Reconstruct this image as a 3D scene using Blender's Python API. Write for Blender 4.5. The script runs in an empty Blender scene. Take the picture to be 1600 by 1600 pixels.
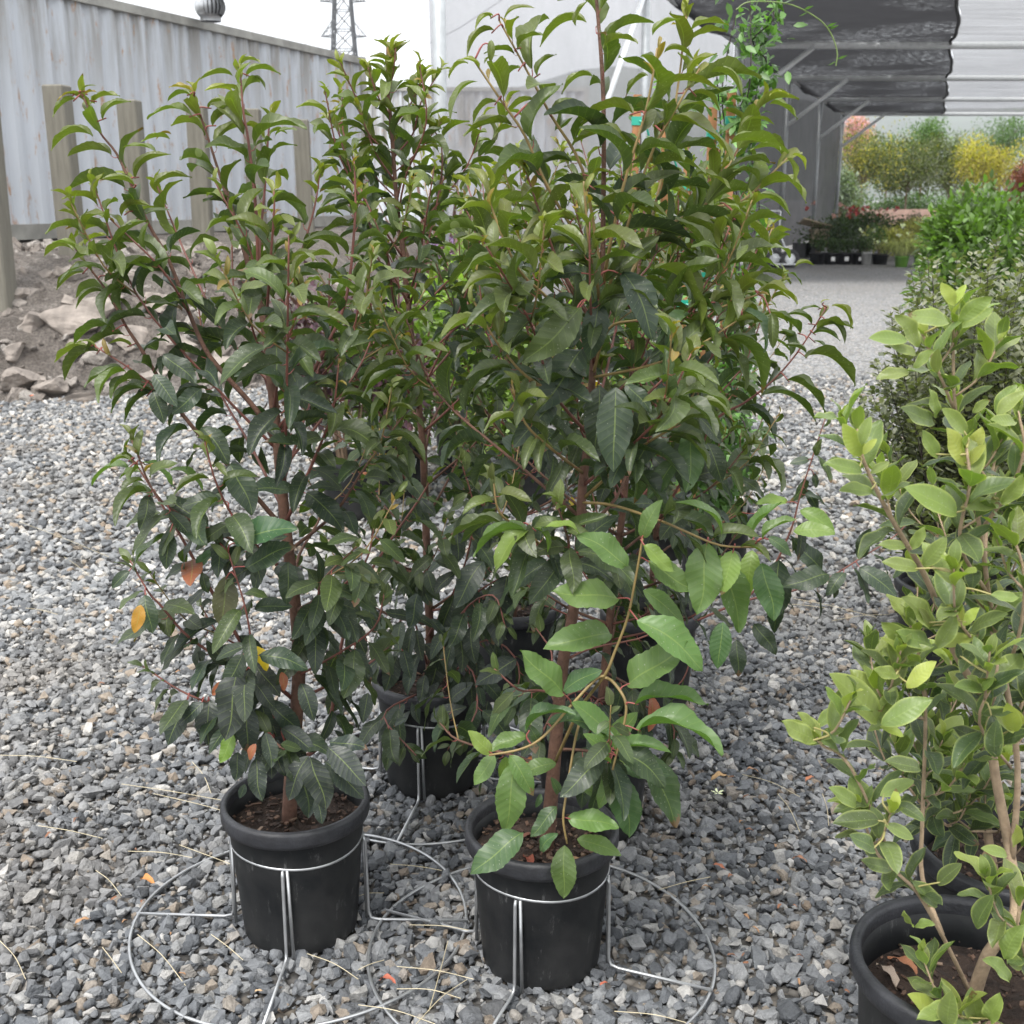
import bpy, bmesh, math, random
import numpy as np
from mathutils import Vector as V, Matrix
random.seed(7); rng = np.random.default_rng(7)
R = math.radians
sc = bpy.context.scene
col = sc.collection

# ------------------------------------------------------------------ camera
FPX = 1850.0; CAMH = 1.40; PITCH = math.atan(490.0 / FPX)
cd = bpy.data.cameras.new('camera'); cam = bpy.data.objects.new('camera', cd); col.objects.link(cam)
cam.location = (0, 0, CAMH); cam.rotation_euler = (math.pi / 2 - PITCH, 0, 0)
cd.sensor_width = 36; cd.lens = 36 * FPX / 1600; cd.clip_start = .05; cd.clip_end = 6000
cd.dof.use_dof = True; cd.dof.focus_distance = 2.15; cd.dof.aperture_fstop = 10.5
sc.camera = cam
# ------------------------------------------------------------------ sky, sun, exposure
SUN_EL, SUN_AZ = R(62), R(205)          # high sun behind a cloud layer, behind the camera
w = bpy.data.worlds.new('World'); sc.world = w; w.use_nodes = True
nt = w.node_tree; nt.nodes.clear()
sky = nt.nodes.new('ShaderNodeTexSky'); sky.sky_type = 'NISHITA'; sky.sun_disc = False
sky.sun_elevation = SUN_EL; sky.sun_rotation = SUN_AZ; sky.dust_density = 4; sky.air_density = 1.2; sky.ozone_density = 1
hs = nt.nodes.new('ShaderNodeHueSaturation'); hs.inputs['Saturation'].default_value = .12
mx = nt.nodes.new('ShaderNodeMix'); mx.data_type = 'RGBA'; mx.inputs[0].default_value = .62
mx.inputs[7].default_value = (8.3, 8.45, 8.7, 1)          # even cloud cover
bg = nt.nodes.new('ShaderNodeBackground'); bg.inputs['Strength'].default_value = .12
out = nt.nodes.new('ShaderNodeOutputWorld')
nt.links.new(sky.outputs[0], hs.inputs['Color']); nt.links.new(hs.outputs[0], mx.inputs[6])
nt.links.new(mx.outputs[2], bg.inputs[0]); nt.links.new(bg.outputs[0], out.inputs[0])
sd = bpy.data.lights.new('sun', 'SUN'); sun = bpy.data.objects.new('sun', sd); col.objects.link(sun)
sd.energy = 1.5; sd.angle = R(14); sd.color = (1, .965, .91)
sdir = V((math.sin(SUN_AZ) * math.cos(SUN_EL), math.cos(SUN_AZ) * math.cos(SUN_EL), math.sin(SUN_EL)))
sun.rotation_euler = sdir.to_track_quat('Z', 'Y').to_euler()
vs = sc.view_settings; vs.view_transform = 'Standard'; vs.look = 'None'; vs.gamma = 1; vs.use_curve_mapping = False
vs.exposure = 1.28
try:
    sc.cycles.use_denoising = True
    sc.cycles.max_bounces = 6; sc.cycles.transparent_max_bounces = 10
    sc.cycles.diffuse_bounces = 3; sc.cycles.glossy_bounces = 2; sc.cycles.transmission_bounces = 3
except Exception: pass

# ------------------------------------------------------------------ pixels to directions
CP, SP = math.cos(PITCH), math.sin(PITCH)
def ray(u, v):
    x = (u - 800) / FPX; y = (800 - v) / FPX
    return V((x, CP + y * SP, y * CP - SP))
def atY(u, v, Y):
    d = ray(u, v); return V((0, 0, CAMH)) + d * (Y / d.y)
def atZ(u, v, z=0.):
    d = ray(u, v); return V((0, 0, CAMH)) + d * ((z - CAMH) / d.z)
def toPx(p):
    x = p[0]; yy = p[1] * CP - (p[2] - CAMH) * SP; zz = p[1] * SP + (p[2] - CAMH) * CP
    return 800 + FPX * x / yy, 800 - FPX * zz / yy

# ------------------------------------------------------------------ object helpers
def tag(o, label=None, cat=None, group=None, kind=None):
    if label: o['label'] = label
    if cat: o['category'] = cat
    if group: o['group'] = group
    if kind: o['kind'] = kind
    return o
def empty(name, loc, label, cat, group=None, rz=0):
    o = bpy.data.objects.new(name, None); o.location = loc; o.rotation_euler[2] = rz
    o.empty_display_size = .05; col.objects.link(o); return tag(o, label, cat, group)
def link(name, me, parent=None):
    o = bpy.data.objects.new(name, me); col.objects.link(o)
    if parent: o.parent = parent
    return o
class MB:
    def __init__(s): s.v = []; s.f = []; s.m = []
    def add(s, vs_, fs, mi=0):
        n = len(s.v); s.v += [tuple(p) for p in vs_]; s.f += [tuple(i + n for i in f) for f in fs]; s.m += [mi] * len(fs)
    def box(s, c, d, M=None, mi=0, taper=1.):
        x, y, z = d[0] / 2, d[1] / 2, d[2] / 2
        vs_ = [V((sx * x * (taper if sz > 0 else 1), sy * y * (taper if sz > 0 else 1), sz * z)) for sz in (-1, 1) for sx, sy in ((-1, -1), (1, -1), (1, 1), (-1, 1))]
        if M: vs_ = [M @ p for p in vs_]
        s.add([p + V(c) for p in vs_], [(3, 2, 1, 0), (4, 5, 6, 7), (0, 1, 5, 4), (1, 2, 6, 5), (2, 3, 7, 6), (3, 0, 4, 7)], mi)
    def tube(s, pts, r, n=6, mi=0, closed=False, cap=True):
        pts = [V(p) for p in pts]; k = len(pts)
        rr = r if isinstance(r, (list, tuple)) else [r] * k
        vs_ = []; up = None
        for i, p in enumerate(pts):
            a = pts[i - 1] if (i > 0 or closed) else p; b = pts[(i + 1) % k] if (i < k - 1 or closed) else p
            t = (b - a).normalized() if (b - a).length > 1e-9 else V((0, 0, 1))
            if up is None: up = V((0, 0, 1)) if abs(t.z) < .9 else V((1, 0, 0))
            x = t.cross(up)
            if x.length < 1e-5: x = t.orthogonal()
            x.normalize(); y = x.cross(t).normalized(); up = y
            for j in range(n):
                a_ = 2 * math.pi * j / n; vs_.append(p + (x * math.cos(a_) + y * math.sin(a_)) * rr[i])
        fs = []
        for i in range(k if closed else k - 1):
            i2 = (i + 1) % k
            for j in range(n): j2 = (j + 1) % n; fs.append((i * n + j, i * n + j2, i2 * n + j2, i2 * n + j))
        if cap and not closed: fs += [tuple(range(n))[::-1], tuple((k - 1) * n + j for j in range(n))]
        s.add(vs_, fs, mi)
    def lathe(s, prof, n=40, mi=0, c=(0, 0, 0)):
        vs_ = [(c[0] + r * math.cos(2 * math.pi * j / n), c[1] + r * math.sin(2 * math.pi * j / n), c[2] + z) for r, z in prof for j in range(n)]
        fs = [(i * n + j, i * n + (j + 1) % n, (i + 1) * n + (j + 1) % n, (i + 1) * n + j) for i in range(len(prof) - 1) for j in range(n)]
        s.add(vs_, fs, mi)
    def mesh(s, name, mats, smooth=False):
        me = bpy.data.meshes.new(name); me.from_pydata(s.v, [], s.f)
        for m in (mats if isinstance(mats, (list, tuple)) else [mats]): me.materials.append(m)
        if any(s.m): me.polygons.foreach_set('material_index', s.m)
        if smooth: me.polygons.foreach_set('use_smooth', [True] * len(s.f))
        me.update(); return me
    def obj(s, name, mats, parent=None, smooth=False): return link(name, s.mesh(name, mats, smooth), parent)
def catmull(pts, n=5):
    pts = [V(p) for p in pts]
    if len(pts) < 3: return pts
    P = [pts[0] * 2 - pts[1]] + pts + [pts[-1] * 2 - pts[-2]]; o = []
    for i in range(1, len(P) - 2):
        for k in range(n):
            t = k / n; a, b, c, d = P[i - 1:i + 3]
            o.append(.5 * (2 * b + (c - a) * t + (2 * a - 5 * b + 4 * c - d) * t * t + (3 * b - a - 3 * c + d) * t ** 3))
    return o + [pts[-1]]

# ------------------------------------------------------------------ materials
def nodes(name):
    m = bpy.data.materials.new(name); m.use_nodes = True; n = m.node_tree; n.nodes.clear(); return m, n
def N(n, t, **kw):
    x = n.nodes.new(t)
    for k, v in kw.items():
        if k.startswith('i_'): x.inputs[k[2:]].default_value = v
        else: setattr(x, k, v)
    return x
def ramp(n, src, stops):
    r = N(n, 'ShaderNodeValToRGB'); e = r.color_ramp.elements
    while len(e) < len(stops): e.new(.5)
    for i, (p, c) in enumerate(stops): e[i].position = p; e[i].color = (*c, 1) if len(c) == 3 else c
    n.links.new(src, r.inputs[0]); return r.outputs[0]
def mixc(n, fac, a, b, mode='MIX'):
    x = N(n, 'ShaderNodeMix', data_type='RGBA', blend_type=mode)
    for s, i in ((fac, 0), (a, 6), (b, 7)):
        if hasattr(s, 'is_linked'): n.links.new(s, x.inputs[i])
        else: x.inputs[i].default_value = s if i == 0 else (*s, 1)
    return x.outputs[2]
def math_(n, op, a, b=0.):
    x = N(n, 'ShaderNodeMath', operation=op)
    for s, i in ((a, 0), (b, 1)):
        if hasattr(s, 'is_linked'): n.links.new(s, x.inputs[i])
        else: x.inputs[i].default_value = s
    return x.outputs[0]
def noise(n, scale, detail=4, vec=None, rough=.55):
    x = N(n, 'ShaderNodeTexNoise'); x.inputs['Scale'].default_value = scale; x.inputs['Detail'].default_value = detail; x.inputs['Roughness'].default_value = rough
    if vec is not None: n.links.new(vec, x.inputs['Vector'])
    return x.outputs[0]
def coords(n, kind='Object', scale=None):
    c = N(n, 'ShaderNodeTexCoord').outputs[kind]
    if scale:
        m = N(n, 'ShaderNodeMapping'); m.inputs['Scale'].default_value = scale; n.links.new(c, m.inputs[0]); return m.outputs[0]
    return c
def bump(n, h, strength=.3, dist=.01):
    b = N(n, 'ShaderNodeBump'); b.inputs['Strength'].default_value = strength; b.inputs['Distance'].default_value = dist
    n.links.new(h, b.inputs['Height']); return b.outputs[0]
def finish(m, n, colr, rough=.6, nrm=None, metal=0., spec=.5):
    p = N(n, 'ShaderNodeBsdfPrincipled'); o = N(n, 'ShaderNodeOutputMaterial')
    for s, k in ((colr, 'Base Color'), (rough, 'Roughness')):
        if hasattr(s, 'is_linked'): n.links.new(s, p.inputs[k])
        else: p.inputs[k].default_value = (*s, 1) if k == 'Base Color' else s
    p.inputs['Metallic'].default_value = metal; p.inputs['Specular IOR Level'].default_value = spec
    if nrm: n.links.new(nrm, p.inputs['Normal'])
    n.links.new(p.outputs[0], o.inputs[0]); return m
def simple(name, c, rough=.6, var=.25, scale=8, metal=0., bmp=0., kind='Object', spec=.5):
    m, n = nodes(name); vec = coords(n, kind); f = noise(n, scale, 5, vec)
    c2 = tuple(max(0, x * (1 - var)) for x in c); c3 = tuple(min(1, x * (1 + var)) for x in c)
    cc = ramp(n, f, [(.3, c2), (.7, c3)])
    return finish(m, n, cc, rough, bump(n, noise(n, scale * 6, 3, vec), bmp, .005) if bmp else None, metal, spec)

def leaf_mat(name, attr=False, margin=None, vein=.35, rough=.42, trans=.24, under=1.25, dust=.17, uniform=None):
    """two-sided leaf: colour from the object (or from the mesh), veins from UV, light through the blade"""
    m, n = nodes(name)
    if uniform:
        g = N(n, 'ShaderNodeNewGeometry').outputs['Random Per Island']
        base = ramp(n, g, uniform)
    elif attr:
        base = N(n, 'ShaderNodeVertexColor', layer_name='col').outputs[0]
    else:
        base = N(n, 'ShaderNodeObjectInfo').outputs['Color']
    geo = N(n, 'ShaderNodeNewGeometry')
    uv = N(n, 'ShaderNodeTexCoord').outputs['UV']; sp = N(n, 'ShaderNodeSeparateXYZ'); n.links.new(uv, sp.inputs[0])
    ax = math_(n, 'ABSOLUTE', sp.outputs[0]); c = base
    if not uniform:
        mid = math_(n, 'LESS_THAN', ax, .045)
        lat = N(n, 'ShaderNodeMath', operation='SINE'); n.links.new(math_(n, 'MULTIPLY', math_(n, 'SUBTRACT', sp.outputs[1], math_(n, 'MULTIPLY', ax, .13)), 62.), lat.inputs[0])
        latf = math_(n, 'MULTIPLY', math_(n, 'GREATER_THAN', lat.outputs[0], .95), .32)
        vf = math_(n, 'MULTIPLY', math_(n, 'MAXIMUM', mid, latf), vein)
        c = mixc(n, vf, c, (.26, .34, .09))
        if margin:
            mg = N(n, 'ShaderNodeMapRange'); mg.inputs[1].default_value = .78; mg.inputs[2].default_value = 1.0; n.links.new(ax, mg.inputs[0])
            c = mixc(n, math_(n, 'MULTIPLY', mg.outputs[0], .45), c, margin)
        ob = coords(n, 'Object')
        c = mixc(n, math_(n, 'MULTIPLY', noise(n, 3.2, 4, ob), .35), c, (.02, .03, .01), 'MULTIPLY') if False else c
        dn = N(n, 'ShaderNodeMapRange'); dn.inputs[1].default_value = .52; dn.inputs[2].default_value = .72; dn.inputs[4].default_value = dust
        n.links.new(noise(n, 5., 6, ob, .7), dn.inputs[0]); c = mixc(n, dn.outputs[0], c, (.23, .25, .20))
    if not uniform:
        vo = N(n, 'ShaderNodeTexVoronoi'); vo.inputs['Scale'].default_value = 15.; n.links.new(ob, vo.inputs['Vector'])
        sp_k = math_(n, 'MULTIPLY', math_(n, 'LESS_THAN', vo.outputs['Distance'], .13), math_(n, 'GREATER_THAN', noise(n, 2.5, 3, ob), .5))
        c = mixc(n, math_(n, 'MULTIPLY', sp_k, .42), c, (.34, .36, .30))          # dried water spots
        rnd = N(n, 'ShaderNodeNewGeometry').outputs['Random Per Island'] if attr else N(n, 'ShaderNodeObjectInfo').outputs['Random']
        tipm = math_(n, 'MULTIPLY', math_(n, 'GREATER_THAN', math_(n, 'ADD', sp.outputs[1], math_(n, 'MULTIPLY', noise(n, 6., 4, ob), .35)), 1.06), math_(n, 'LESS_THAN', rnd, .045))
        c = mixc(n, math_(n, 'MULTIPLY', tipm, .8), c, (.13, .07, .04))          # scorched tips
    un = mixc(n, 1., c, (under * .95, under, under * .72), 'MULTIPLY')
    c = mixc(n, geo.outputs['Backfacing'], c, un)
    p = N(n, 'ShaderNodeBsdfPrincipled'); n.links.new(c, p.inputs['Base Color'])
    n.links.new(math_(n, 'ADD', math_(n, 'MULTIPLY', geo.outputs['Backfacing'], .22), rough), p.inputs['Roughness']); p.inputs['Specular IOR Level'].default_value = .42
    if not uniform:
        n.links.new(bump(n, math_(n, 'ADD', math_(n, 'MULTIPLY', lat.outputs[0], .4), math_(n, 'MULTIPLY', noise(n, 9., 3, ob), 1.2)), .09, .004), p.inputs['Normal'])
    t = N(n, 'ShaderNodeBsdfTranslucent'); n.links.new(mixc(n, 1., c, (1.5, 1.75, .55), 'MULTIPLY'), t.inputs['Color'])
    ms = N(n, 'ShaderNodeMixShader'); ms.inputs[0].default_value = trans
    n.links.new(p.outputs[0], ms.inputs[1]); n.links.new(t.outputs[0], ms.inputs[2])
    o = N(n, 'ShaderNodeOutputMaterial'); n.links.new(ms.outputs[0], o.inputs[0]); return m

M = {}
M['laurel'] = leaf_mat('laurel leaf'); M['laurel_mass'] = leaf_mat('laurel leaf mass', attr=True)
M['osm'] = leaf_mat('osmanthus leaf', margin=(.44, .50, .15), vein=.3, dust=.2); M['osm_mass'] = leaf_mat('osmanthus mass', attr=True, margin=(.44, .50, .15), dust=.2)
M['petiole'] = simple('red petiole', (.26, .07, .06), .5, .2, 30)
M['jstem'] = simple('green tendril', (.13, .19, .05), .5, .2, 30)
M['petiole_g'] = simple('tan petiole', (.30, .27, .10), .5, .2, 30)
M['shoot'] = simple('green red shoot', (.21, .15, .055), .55, .35, 22)
M['redshoot'] = simple('red shoot', (.17, .065, .05), .55, .35, 22)
M['bark'] = simple('reddish bark', (.12, .062, .042), .8, .4, 45, bmp=.5)
M['tanbark'] = simple('tan bark', (.34, .25, .165), .8, .3, 45, bmp=.4)
M['darkstem'] = simple('dark stem', (.028, .018, .018), .7, .3, 40)
M['brownbark'] = simple('brown bark', (.16, .11, .07), .85, .35, 12, bmp=.4)
M['soil'] = simple('potting soil', (.035, .022, .016), .95, .5, 60, bmp=.9)
M['wood_post'] = None
def rect_wood(name, c, sc_=(14, 14, 1.2)):
    m, n = nodes(name); vec = coords(n, 'Object', sc_); f = noise(n, 2.2, 6, vec, .7)
    cc = ramp(n, f, [(.3, tuple(x * .62 for x in c)), (.62, c), (.8, tuple(min(1, x * 1.25) for x in c))])
    cc = mixc(n, math_(n, 'MULTIPLY', noise(n, 1.5, 4, coords(n)), .45), cc, tuple(x * .55 for x in c))
    return finish(m, n, cc, .85, bump(n, f, .5, .01))
M['wood_post'] = rect_wood('weathered post', (.19, .178, .145)); M['stake'] = rect_wood('orange stake', (.46, .22, .10), (60, 60, 3)); M['boxwood'] = rect_wood('tree box', (.45, .30, .24))
M['steel'] = simple('galvanised tube', (.74, .76, .77), .45, .08, 14, metal=.1)
M['steelp'] = simple('weathered galvanised post', (.40, .42, .43), .45, .15, 9, metal=.4)
M['wire'] = simple('galvanised wire', (.42, .43, .44), .42, .18, 30, metal=.8)
M['green_tie'] = simple('green tie tape', (.02, .33, .24), .4, .15, 10)
M['white_plastic'] = simple('white plastic', (.72, .72, .70), .45, .06, 10)
M['grey_tag'] = simple('weathered tag', (.48, .47, .45), .5, .12, 30)

def pot_material():
    m, n = nodes('black nursery pot'); vec = coords(n)
    f = noise(n, 5, 8, vec, .7); sc2 = noise(n, 60, 5, coords(n, 'Object', (1, 1, .25)), .75)
    d = N(n, 'ShaderNodeMapRange'); d.inputs[1].default_value = .38; d.inputs[2].default_value = .68; n.links.new(f, d.inputs[0])
    cc = mixc(n, math_(n, 'MULTIPLY', d.outputs[0], .5), (.0065, .0077, .009), (.05, .049, .048))
    s = N(n, 'ShaderNodeMapRange'); s.inputs[1].default_value = .60; s.inputs[2].default_value = .70; n.links.new(sc2, s.inputs[0])
    cc = mixc(n, math_(n, 'MULTIPLY', s.outputs[0], .55), cc, (.12, .12, .12))
    sx = N(n, 'ShaderNodeSeparateXYZ'); n.links.new(vec, sx.inputs[0])
    lo = N(n, 'ShaderNodeMapRange'); lo.inputs[1].default_value = .05; lo.inputs[2].default_value = .0; lo.inputs[4].default_value = .5; n.links.new(math_(n, 'ADD', math_(n, 'MULTIPLY', sx.outputs[2], 1.6), math_(n, 'MULTIPLY', math_(n, 'SUBTRACT', sc2, .35), .12)), lo.inputs[0])
    cc = mixc(n, lo.outputs[0], cc, (.09, .082, .074))          # splashed dust near the foot
    return finish(m, n, cc, .5, bump(n, sc2, .12, .003), spec=.3)
M['pot'] = pot_material()
M['rim'] = simple('pot rim', (.024, .025, .029), .5, .45, 26, bmp=.25, spec=.45)

# ------------------------------------------------------------------ GROUND
def gravel_ground_mat():
    m, n = nodes('gravel bed'); vec = coords(n)
    vo = N(n, 'ShaderNodeTexVoronoi'); vo.inputs['Scale'].default_value = 46; n.links.new(vec, vo.inputs['Vector'])
    bw = N(n, 'ShaderNodeSeparateColor'); n.links.new(vo.outputs['Color'], bw.inputs[0])
    cc = ramp(n, bw.outputs[0], [(0, (.16, .165, .17)), (.45, (.28, .287, .295)), (.72, (.38, .387, .395)), (.86, (.37, .335, .285)), (1, (.54, .53, .51))])
    edge = ramp(n, vo.outputs['Distance'], [(.35, (1, 1, 1)), (.8, (.35, .34, .33))])
    cc = mixc(n, 1., cc, edge, 'MULTIPLY')
    sy = N(n, 'ShaderNodeSeparateXYZ'); n.links.new(vec, sy.inputs[0]); bd = N(n, 'ShaderNodeMapRange'); bd.inputs[1].default_value = 8.6; bd.inputs[2].default_value = 9.8; n.links.new(sy.outputs[1], bd.inputs[0])
    cc = mixc(n, bd.outputs[0], mixc(n, 1., cc, (.30, .28, .26), 'MULTIPLY'), cc)      # near dirt bed; gap shade between the loose stones darkened into its colour
    big = noise(n, .35, 5, vec, .6)
    cc = mixc(n, math_(n, 'MULTIPLY', ramp(n, big, [(.46, (0, 0, 0)), (.68, (1, 1, 1))]), .45), cc, (.20, .185, .165))
    inv = math_(n, 'SUBTRACT', 1., vo.outputs['Distance'])
    return finish(m, n, cc, .85, bump(n, inv, .8, .02))
M['ground'] = gravel_ground_mat()
gm = MB(); gm.add([(-900, -60, 0), (900, -60, 0), (900, 2500, 0), (-900, 2500, 0)], [(0, 1, 2, 3)])
tag(gm.obj('ground', M['ground']), 'grey gravel yard floor of the nursery', 'ground', kind='structure')

def stone_mesh(i, npts=15, round_=False):
    r = np.random.default_rng(100 + i); bm = bmesh.new()
    s = np.array([1., r.uniform(.62, .95), r.uniform(.42, .72)])
    for k in range(npts + (14 if round_ else 0)):
        d = r.normal(size=3); d /= np.linalg.norm(d)
        if not round_: d = np.sign(d) * np.abs(d) ** .72; d *= r.uniform(.78, 1.) / max(.75, np.abs(d).max() * 1.05)
        bm.verts.new(d * s * .5)
    g = bmesh.ops.convex_hull(bm, input=bm.verts)
    bmesh.ops.delete(bm, geom=[v for v in bm.verts if not v.link_faces], context='VERTS')
    me = bpy.data.meshes.new('gravel_stone'); bm.to_mesh(me); bm.free()
    if round_: me.polygons.foreach_set('use_smooth', [True] * len(me.polygons))
    return me
def stone_mat():
    m, n = nodes('crushed stone'); oi = N(n, 'ShaderNodeObjectInfo')
    cc = ramp(n, oi.outputs['Random'], [(0, (.09, .097, .107)), (.22, (.165, .176, .19)), (.5, (.235, .246, .26)), (.74, (.32, .328, .335)), (.87, (.37, .365, .35)), (.90, (.34, .295, .245)), (.95, (.25, .20, .155)), (.965, (.50, .49, .47)), (1, (.60, .59, .57))])
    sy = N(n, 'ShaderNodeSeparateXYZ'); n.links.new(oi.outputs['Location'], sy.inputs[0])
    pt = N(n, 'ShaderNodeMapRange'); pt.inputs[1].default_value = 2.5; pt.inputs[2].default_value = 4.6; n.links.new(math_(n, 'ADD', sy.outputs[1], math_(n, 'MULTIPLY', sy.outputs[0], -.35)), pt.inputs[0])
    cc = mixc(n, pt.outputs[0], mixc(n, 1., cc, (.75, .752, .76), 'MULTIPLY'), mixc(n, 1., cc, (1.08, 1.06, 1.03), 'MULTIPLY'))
    lc = noise(n, 1.1, 4, oi.outputs['Location'], .6); cc = mixc(n, math_(n, 'MULTIPLY', ramp(n, lc, [(.5, (0, 0, 0)), (.68, (1, 1, 1))]), .38), cc, (.25, .215, .175))      # patches with brown fines
         # paler gravel farther back; shade under the plants put into the nearer stones' colour
    f = noise(n, 2.4, 6, coords(n), .65)
    cc = mixc(n, 1., cc, ramp(n, f, [(.3, (.68, .68, .69)), (.7, (1.2, 1.19, 1.17))]), 'MULTIPLY')
    return finish(m, n, cc, .78, bump(n, noise(n, 7, 4, coords(n)), .35, .1), spec=.35)
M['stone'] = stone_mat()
scoll = bpy.data.collections.new('stone_templates')
for i in range(14):
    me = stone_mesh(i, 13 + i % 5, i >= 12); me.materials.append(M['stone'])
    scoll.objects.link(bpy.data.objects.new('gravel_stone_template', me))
def jitter_grid(x0, x1, y0, y1, step, keep):
    xs = np.arange(x0, x1, step); ys = np.arange(y0, y1, step); gx, gy = np.meshgrid(xs, ys)
    p = np.stack([gx.ravel(), gy.ravel()], 1) + rng.uniform(-.55, .55, (gx.size, 2)) * step
    return p[keep(p[:, 0], p[:, 1])]
def bank_h(x, y):
    """height of the dirt bank left behind; its foot runs along the container"""
    c, s = math.cos(R(20.5)), math.sin(R(20.5))
    d = (np.asarray(y) - 8.35) * c - (np.asarray(x) + 3.0) * s * -1 * -1      # distance behind the foot line
    al = (np.asarray(y) - 8.35) * s + (np.asarray(x) + 3.0) * c
    d = (np.asarray(y) - 8.35) * c - (np.asarray(x) + 3.0) * s
    t = np.clip((d + .1) / 2.1, 0, 1); t = t * t * (3 - 2 * t)
    e = np.clip((np.asarray(x) + 0.9 - .14 * (np.asarray(y) - 10)) / -1.6, 0, 1); e = e * e * (3 - 2 * e)
    return .98 * t * e
near = jitter_grid(-2.6, 2.6, .75, 4.3, .0195, lambda x, y: np.abs(x) < .62 * y + .35)
mid = jitter_grid(-6.2, 6.2, 4.3, 9.6, .030, lambda x, y: (np.abs(x) < .56 * y + .3) & (bank_h(x, y) < .04))
fines = jitter_grid(-2.4, 2.4, .9, 4.0, .0205, lambda x, y: np.abs(x) < .58 * y + .25)
pts = np.concatenate([near, mid, fines]); npt = len(pts)
sz = np.concatenate([rng.lognormal(math.log(.0285), .27, len(near)), rng.lognormal(math.log(.036), .25, len(mid)), rng.lognormal(math.log(.0115), .3, len(fines))])
sz = np.clip(sz, .006, .052)
zz = rng.uniform(-.005, .016, npt); zz[-len(fines):] = rng.uniform(.002, .013, len(fines))
me = bpy.data.meshes.new('gravel_points'); me.vertices.add(npt)
me.vertices.foreach_set('co', np.column_stack([pts, zz]).ravel().astype(np.float32))
a = me.attributes.new('rot', 'FLOAT_VECTOR', 'POINT'); a.data.foreach_set('vector', np.column_stack([rng.normal(0, .45, npt), rng.normal(0, .45, npt), rng.uniform(0, 6.28, npt)]).ravel().astype(np.float32))
a = me.attributes.new('size', 'FLOAT', 'POINT'); a.data.foreach_set('value', sz.astype(np.float32))
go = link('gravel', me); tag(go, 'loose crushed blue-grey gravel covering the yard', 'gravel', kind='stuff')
ng = bpy.data.node_groups.new('gravel', 'GeometryNodeTree')
ng.interface.new_socket('Geometry', in_out='INPUT', socket_type='NodeSocketGeometry'); ng.interface.new_socket('Geometry', in_out='OUTPUT', socket_type='NodeSocketGeometry')
gi = ng.nodes.new('NodeGroupInput'); gout = ng.nodes.new('NodeGroupOutput')
iop = ng.nodes.new('GeometryNodeInstanceOnPoints'); ci = ng.nodes.new('GeometryNodeCollectionInfo')
ci.inputs['Collection'].default_value = scoll; ci.inputs['Separate Children'].default_value = True; ci.inputs['Reset Children'].default_value = True
na = ng.nodes.new('GeometryNodeInputNamedAttribute'); na.data_type = 'FLOAT_VECTOR'; na.inputs['Name'].default_value = 'rot'
nb = ng.nodes.new('GeometryNodeInputNamedAttribute'); nb.data_type = 'FLOAT'; nb.inputs['Name'].default_value = 'size'
e2r = ng.nodes.new('FunctionNodeEulerToRotation')
L = ng.links.new
L(gi.outputs[0], iop.inputs['Points']); L(ci.outputs[0], iop.inputs['Instance']); iop.inputs['Pick Instance'].default_value = True
L(na.outputs[0], e2r.inputs[0]); L(e2r.outputs[0], iop.inputs['Rotation']); L(nb.outputs[0], iop.inputs['Scale']); L(iop.outputs[0], gout.inputs[0])
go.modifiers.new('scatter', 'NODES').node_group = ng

# dirt bank
def bank_mat():
    m, n = nodes('dirt bank'); vec = coords(n); f = noise(n, 2.2, 8, vec, .7); g = noise(n, 55, 4, vec, .7)
    cc = ramp(n, f, [(.3, (.17, .145, .125)), (.55, (.30, .265, .235)), (.75, (.40, .365, .335))])
    g2 = noise(n, 9, 6, vec, .75)
    cc = mixc(n, 1., cc, ramp(n, g, [(.35, (.55, .55, .55)), (.65, (1.3, 1.3, 1.3))]), 'MULTIPLY')
    cc = mixc(n, 1., cc, ramp(n, g2, [(.35, (.6, .58, .56)), (.6, (1.15, 1.15, 1.15))]), 'MULTIPLY')
    return finish(m, n, cc, .95, bump(n, math_(n, 'ADD', math_(n, 'MULTIPLY', g2, 2.), g), 1., .08))
M['bank'] = bank_mat()
xs = np.arange(-16, 1.2, .16); ys = np.arange(6., 26, .16)
gx, gy = np.meshgrid(xs, ys)
h = bank_h(gx, gy); rough_ = sum(np.sin(gx * k + p_) * np.sin(gy * k * 1.1 + q_) / k for k, p_, q_ in ((2.1, 0, 1), (4.3, 2, .4), (8.7, 1, 2), (15.1, .3, .2)))
h = h + rough_ * .22 * np.clip(h * 4, 0, 1) * np.clip((1.05 - h) * 3, .15, 1) - .03
bm_ = MB(); W_ = len(xs); H_ = len(ys)
bm_.add(np.column_stack([gx.ravel(), gy.ravel(), h.ravel()]).tolist(), [(j * W_ + i, j * W_ + i + 1, (j + 1) * W_ + i + 1, (j + 1) * W_ + i) for j in range(H_ - 1) for i in range(W_ - 1) if h[j, i] > -.029 or h[j + 1, i + 1] > -.029])
tag(bm_.obj('dirt_bank', M['bank'], smooth=True), 'bare pinkish dirt bank below the container', 'bank', kind='structure')
def bank_pt(u, v):
    d = ray(u, v); t = 3.
    while t < 40:
        p = V((0, 0, CAMH)) + d * t
        if p.z <= float(bank_h(p.x, p.y)): return p
        t += .02
    return p
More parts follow.
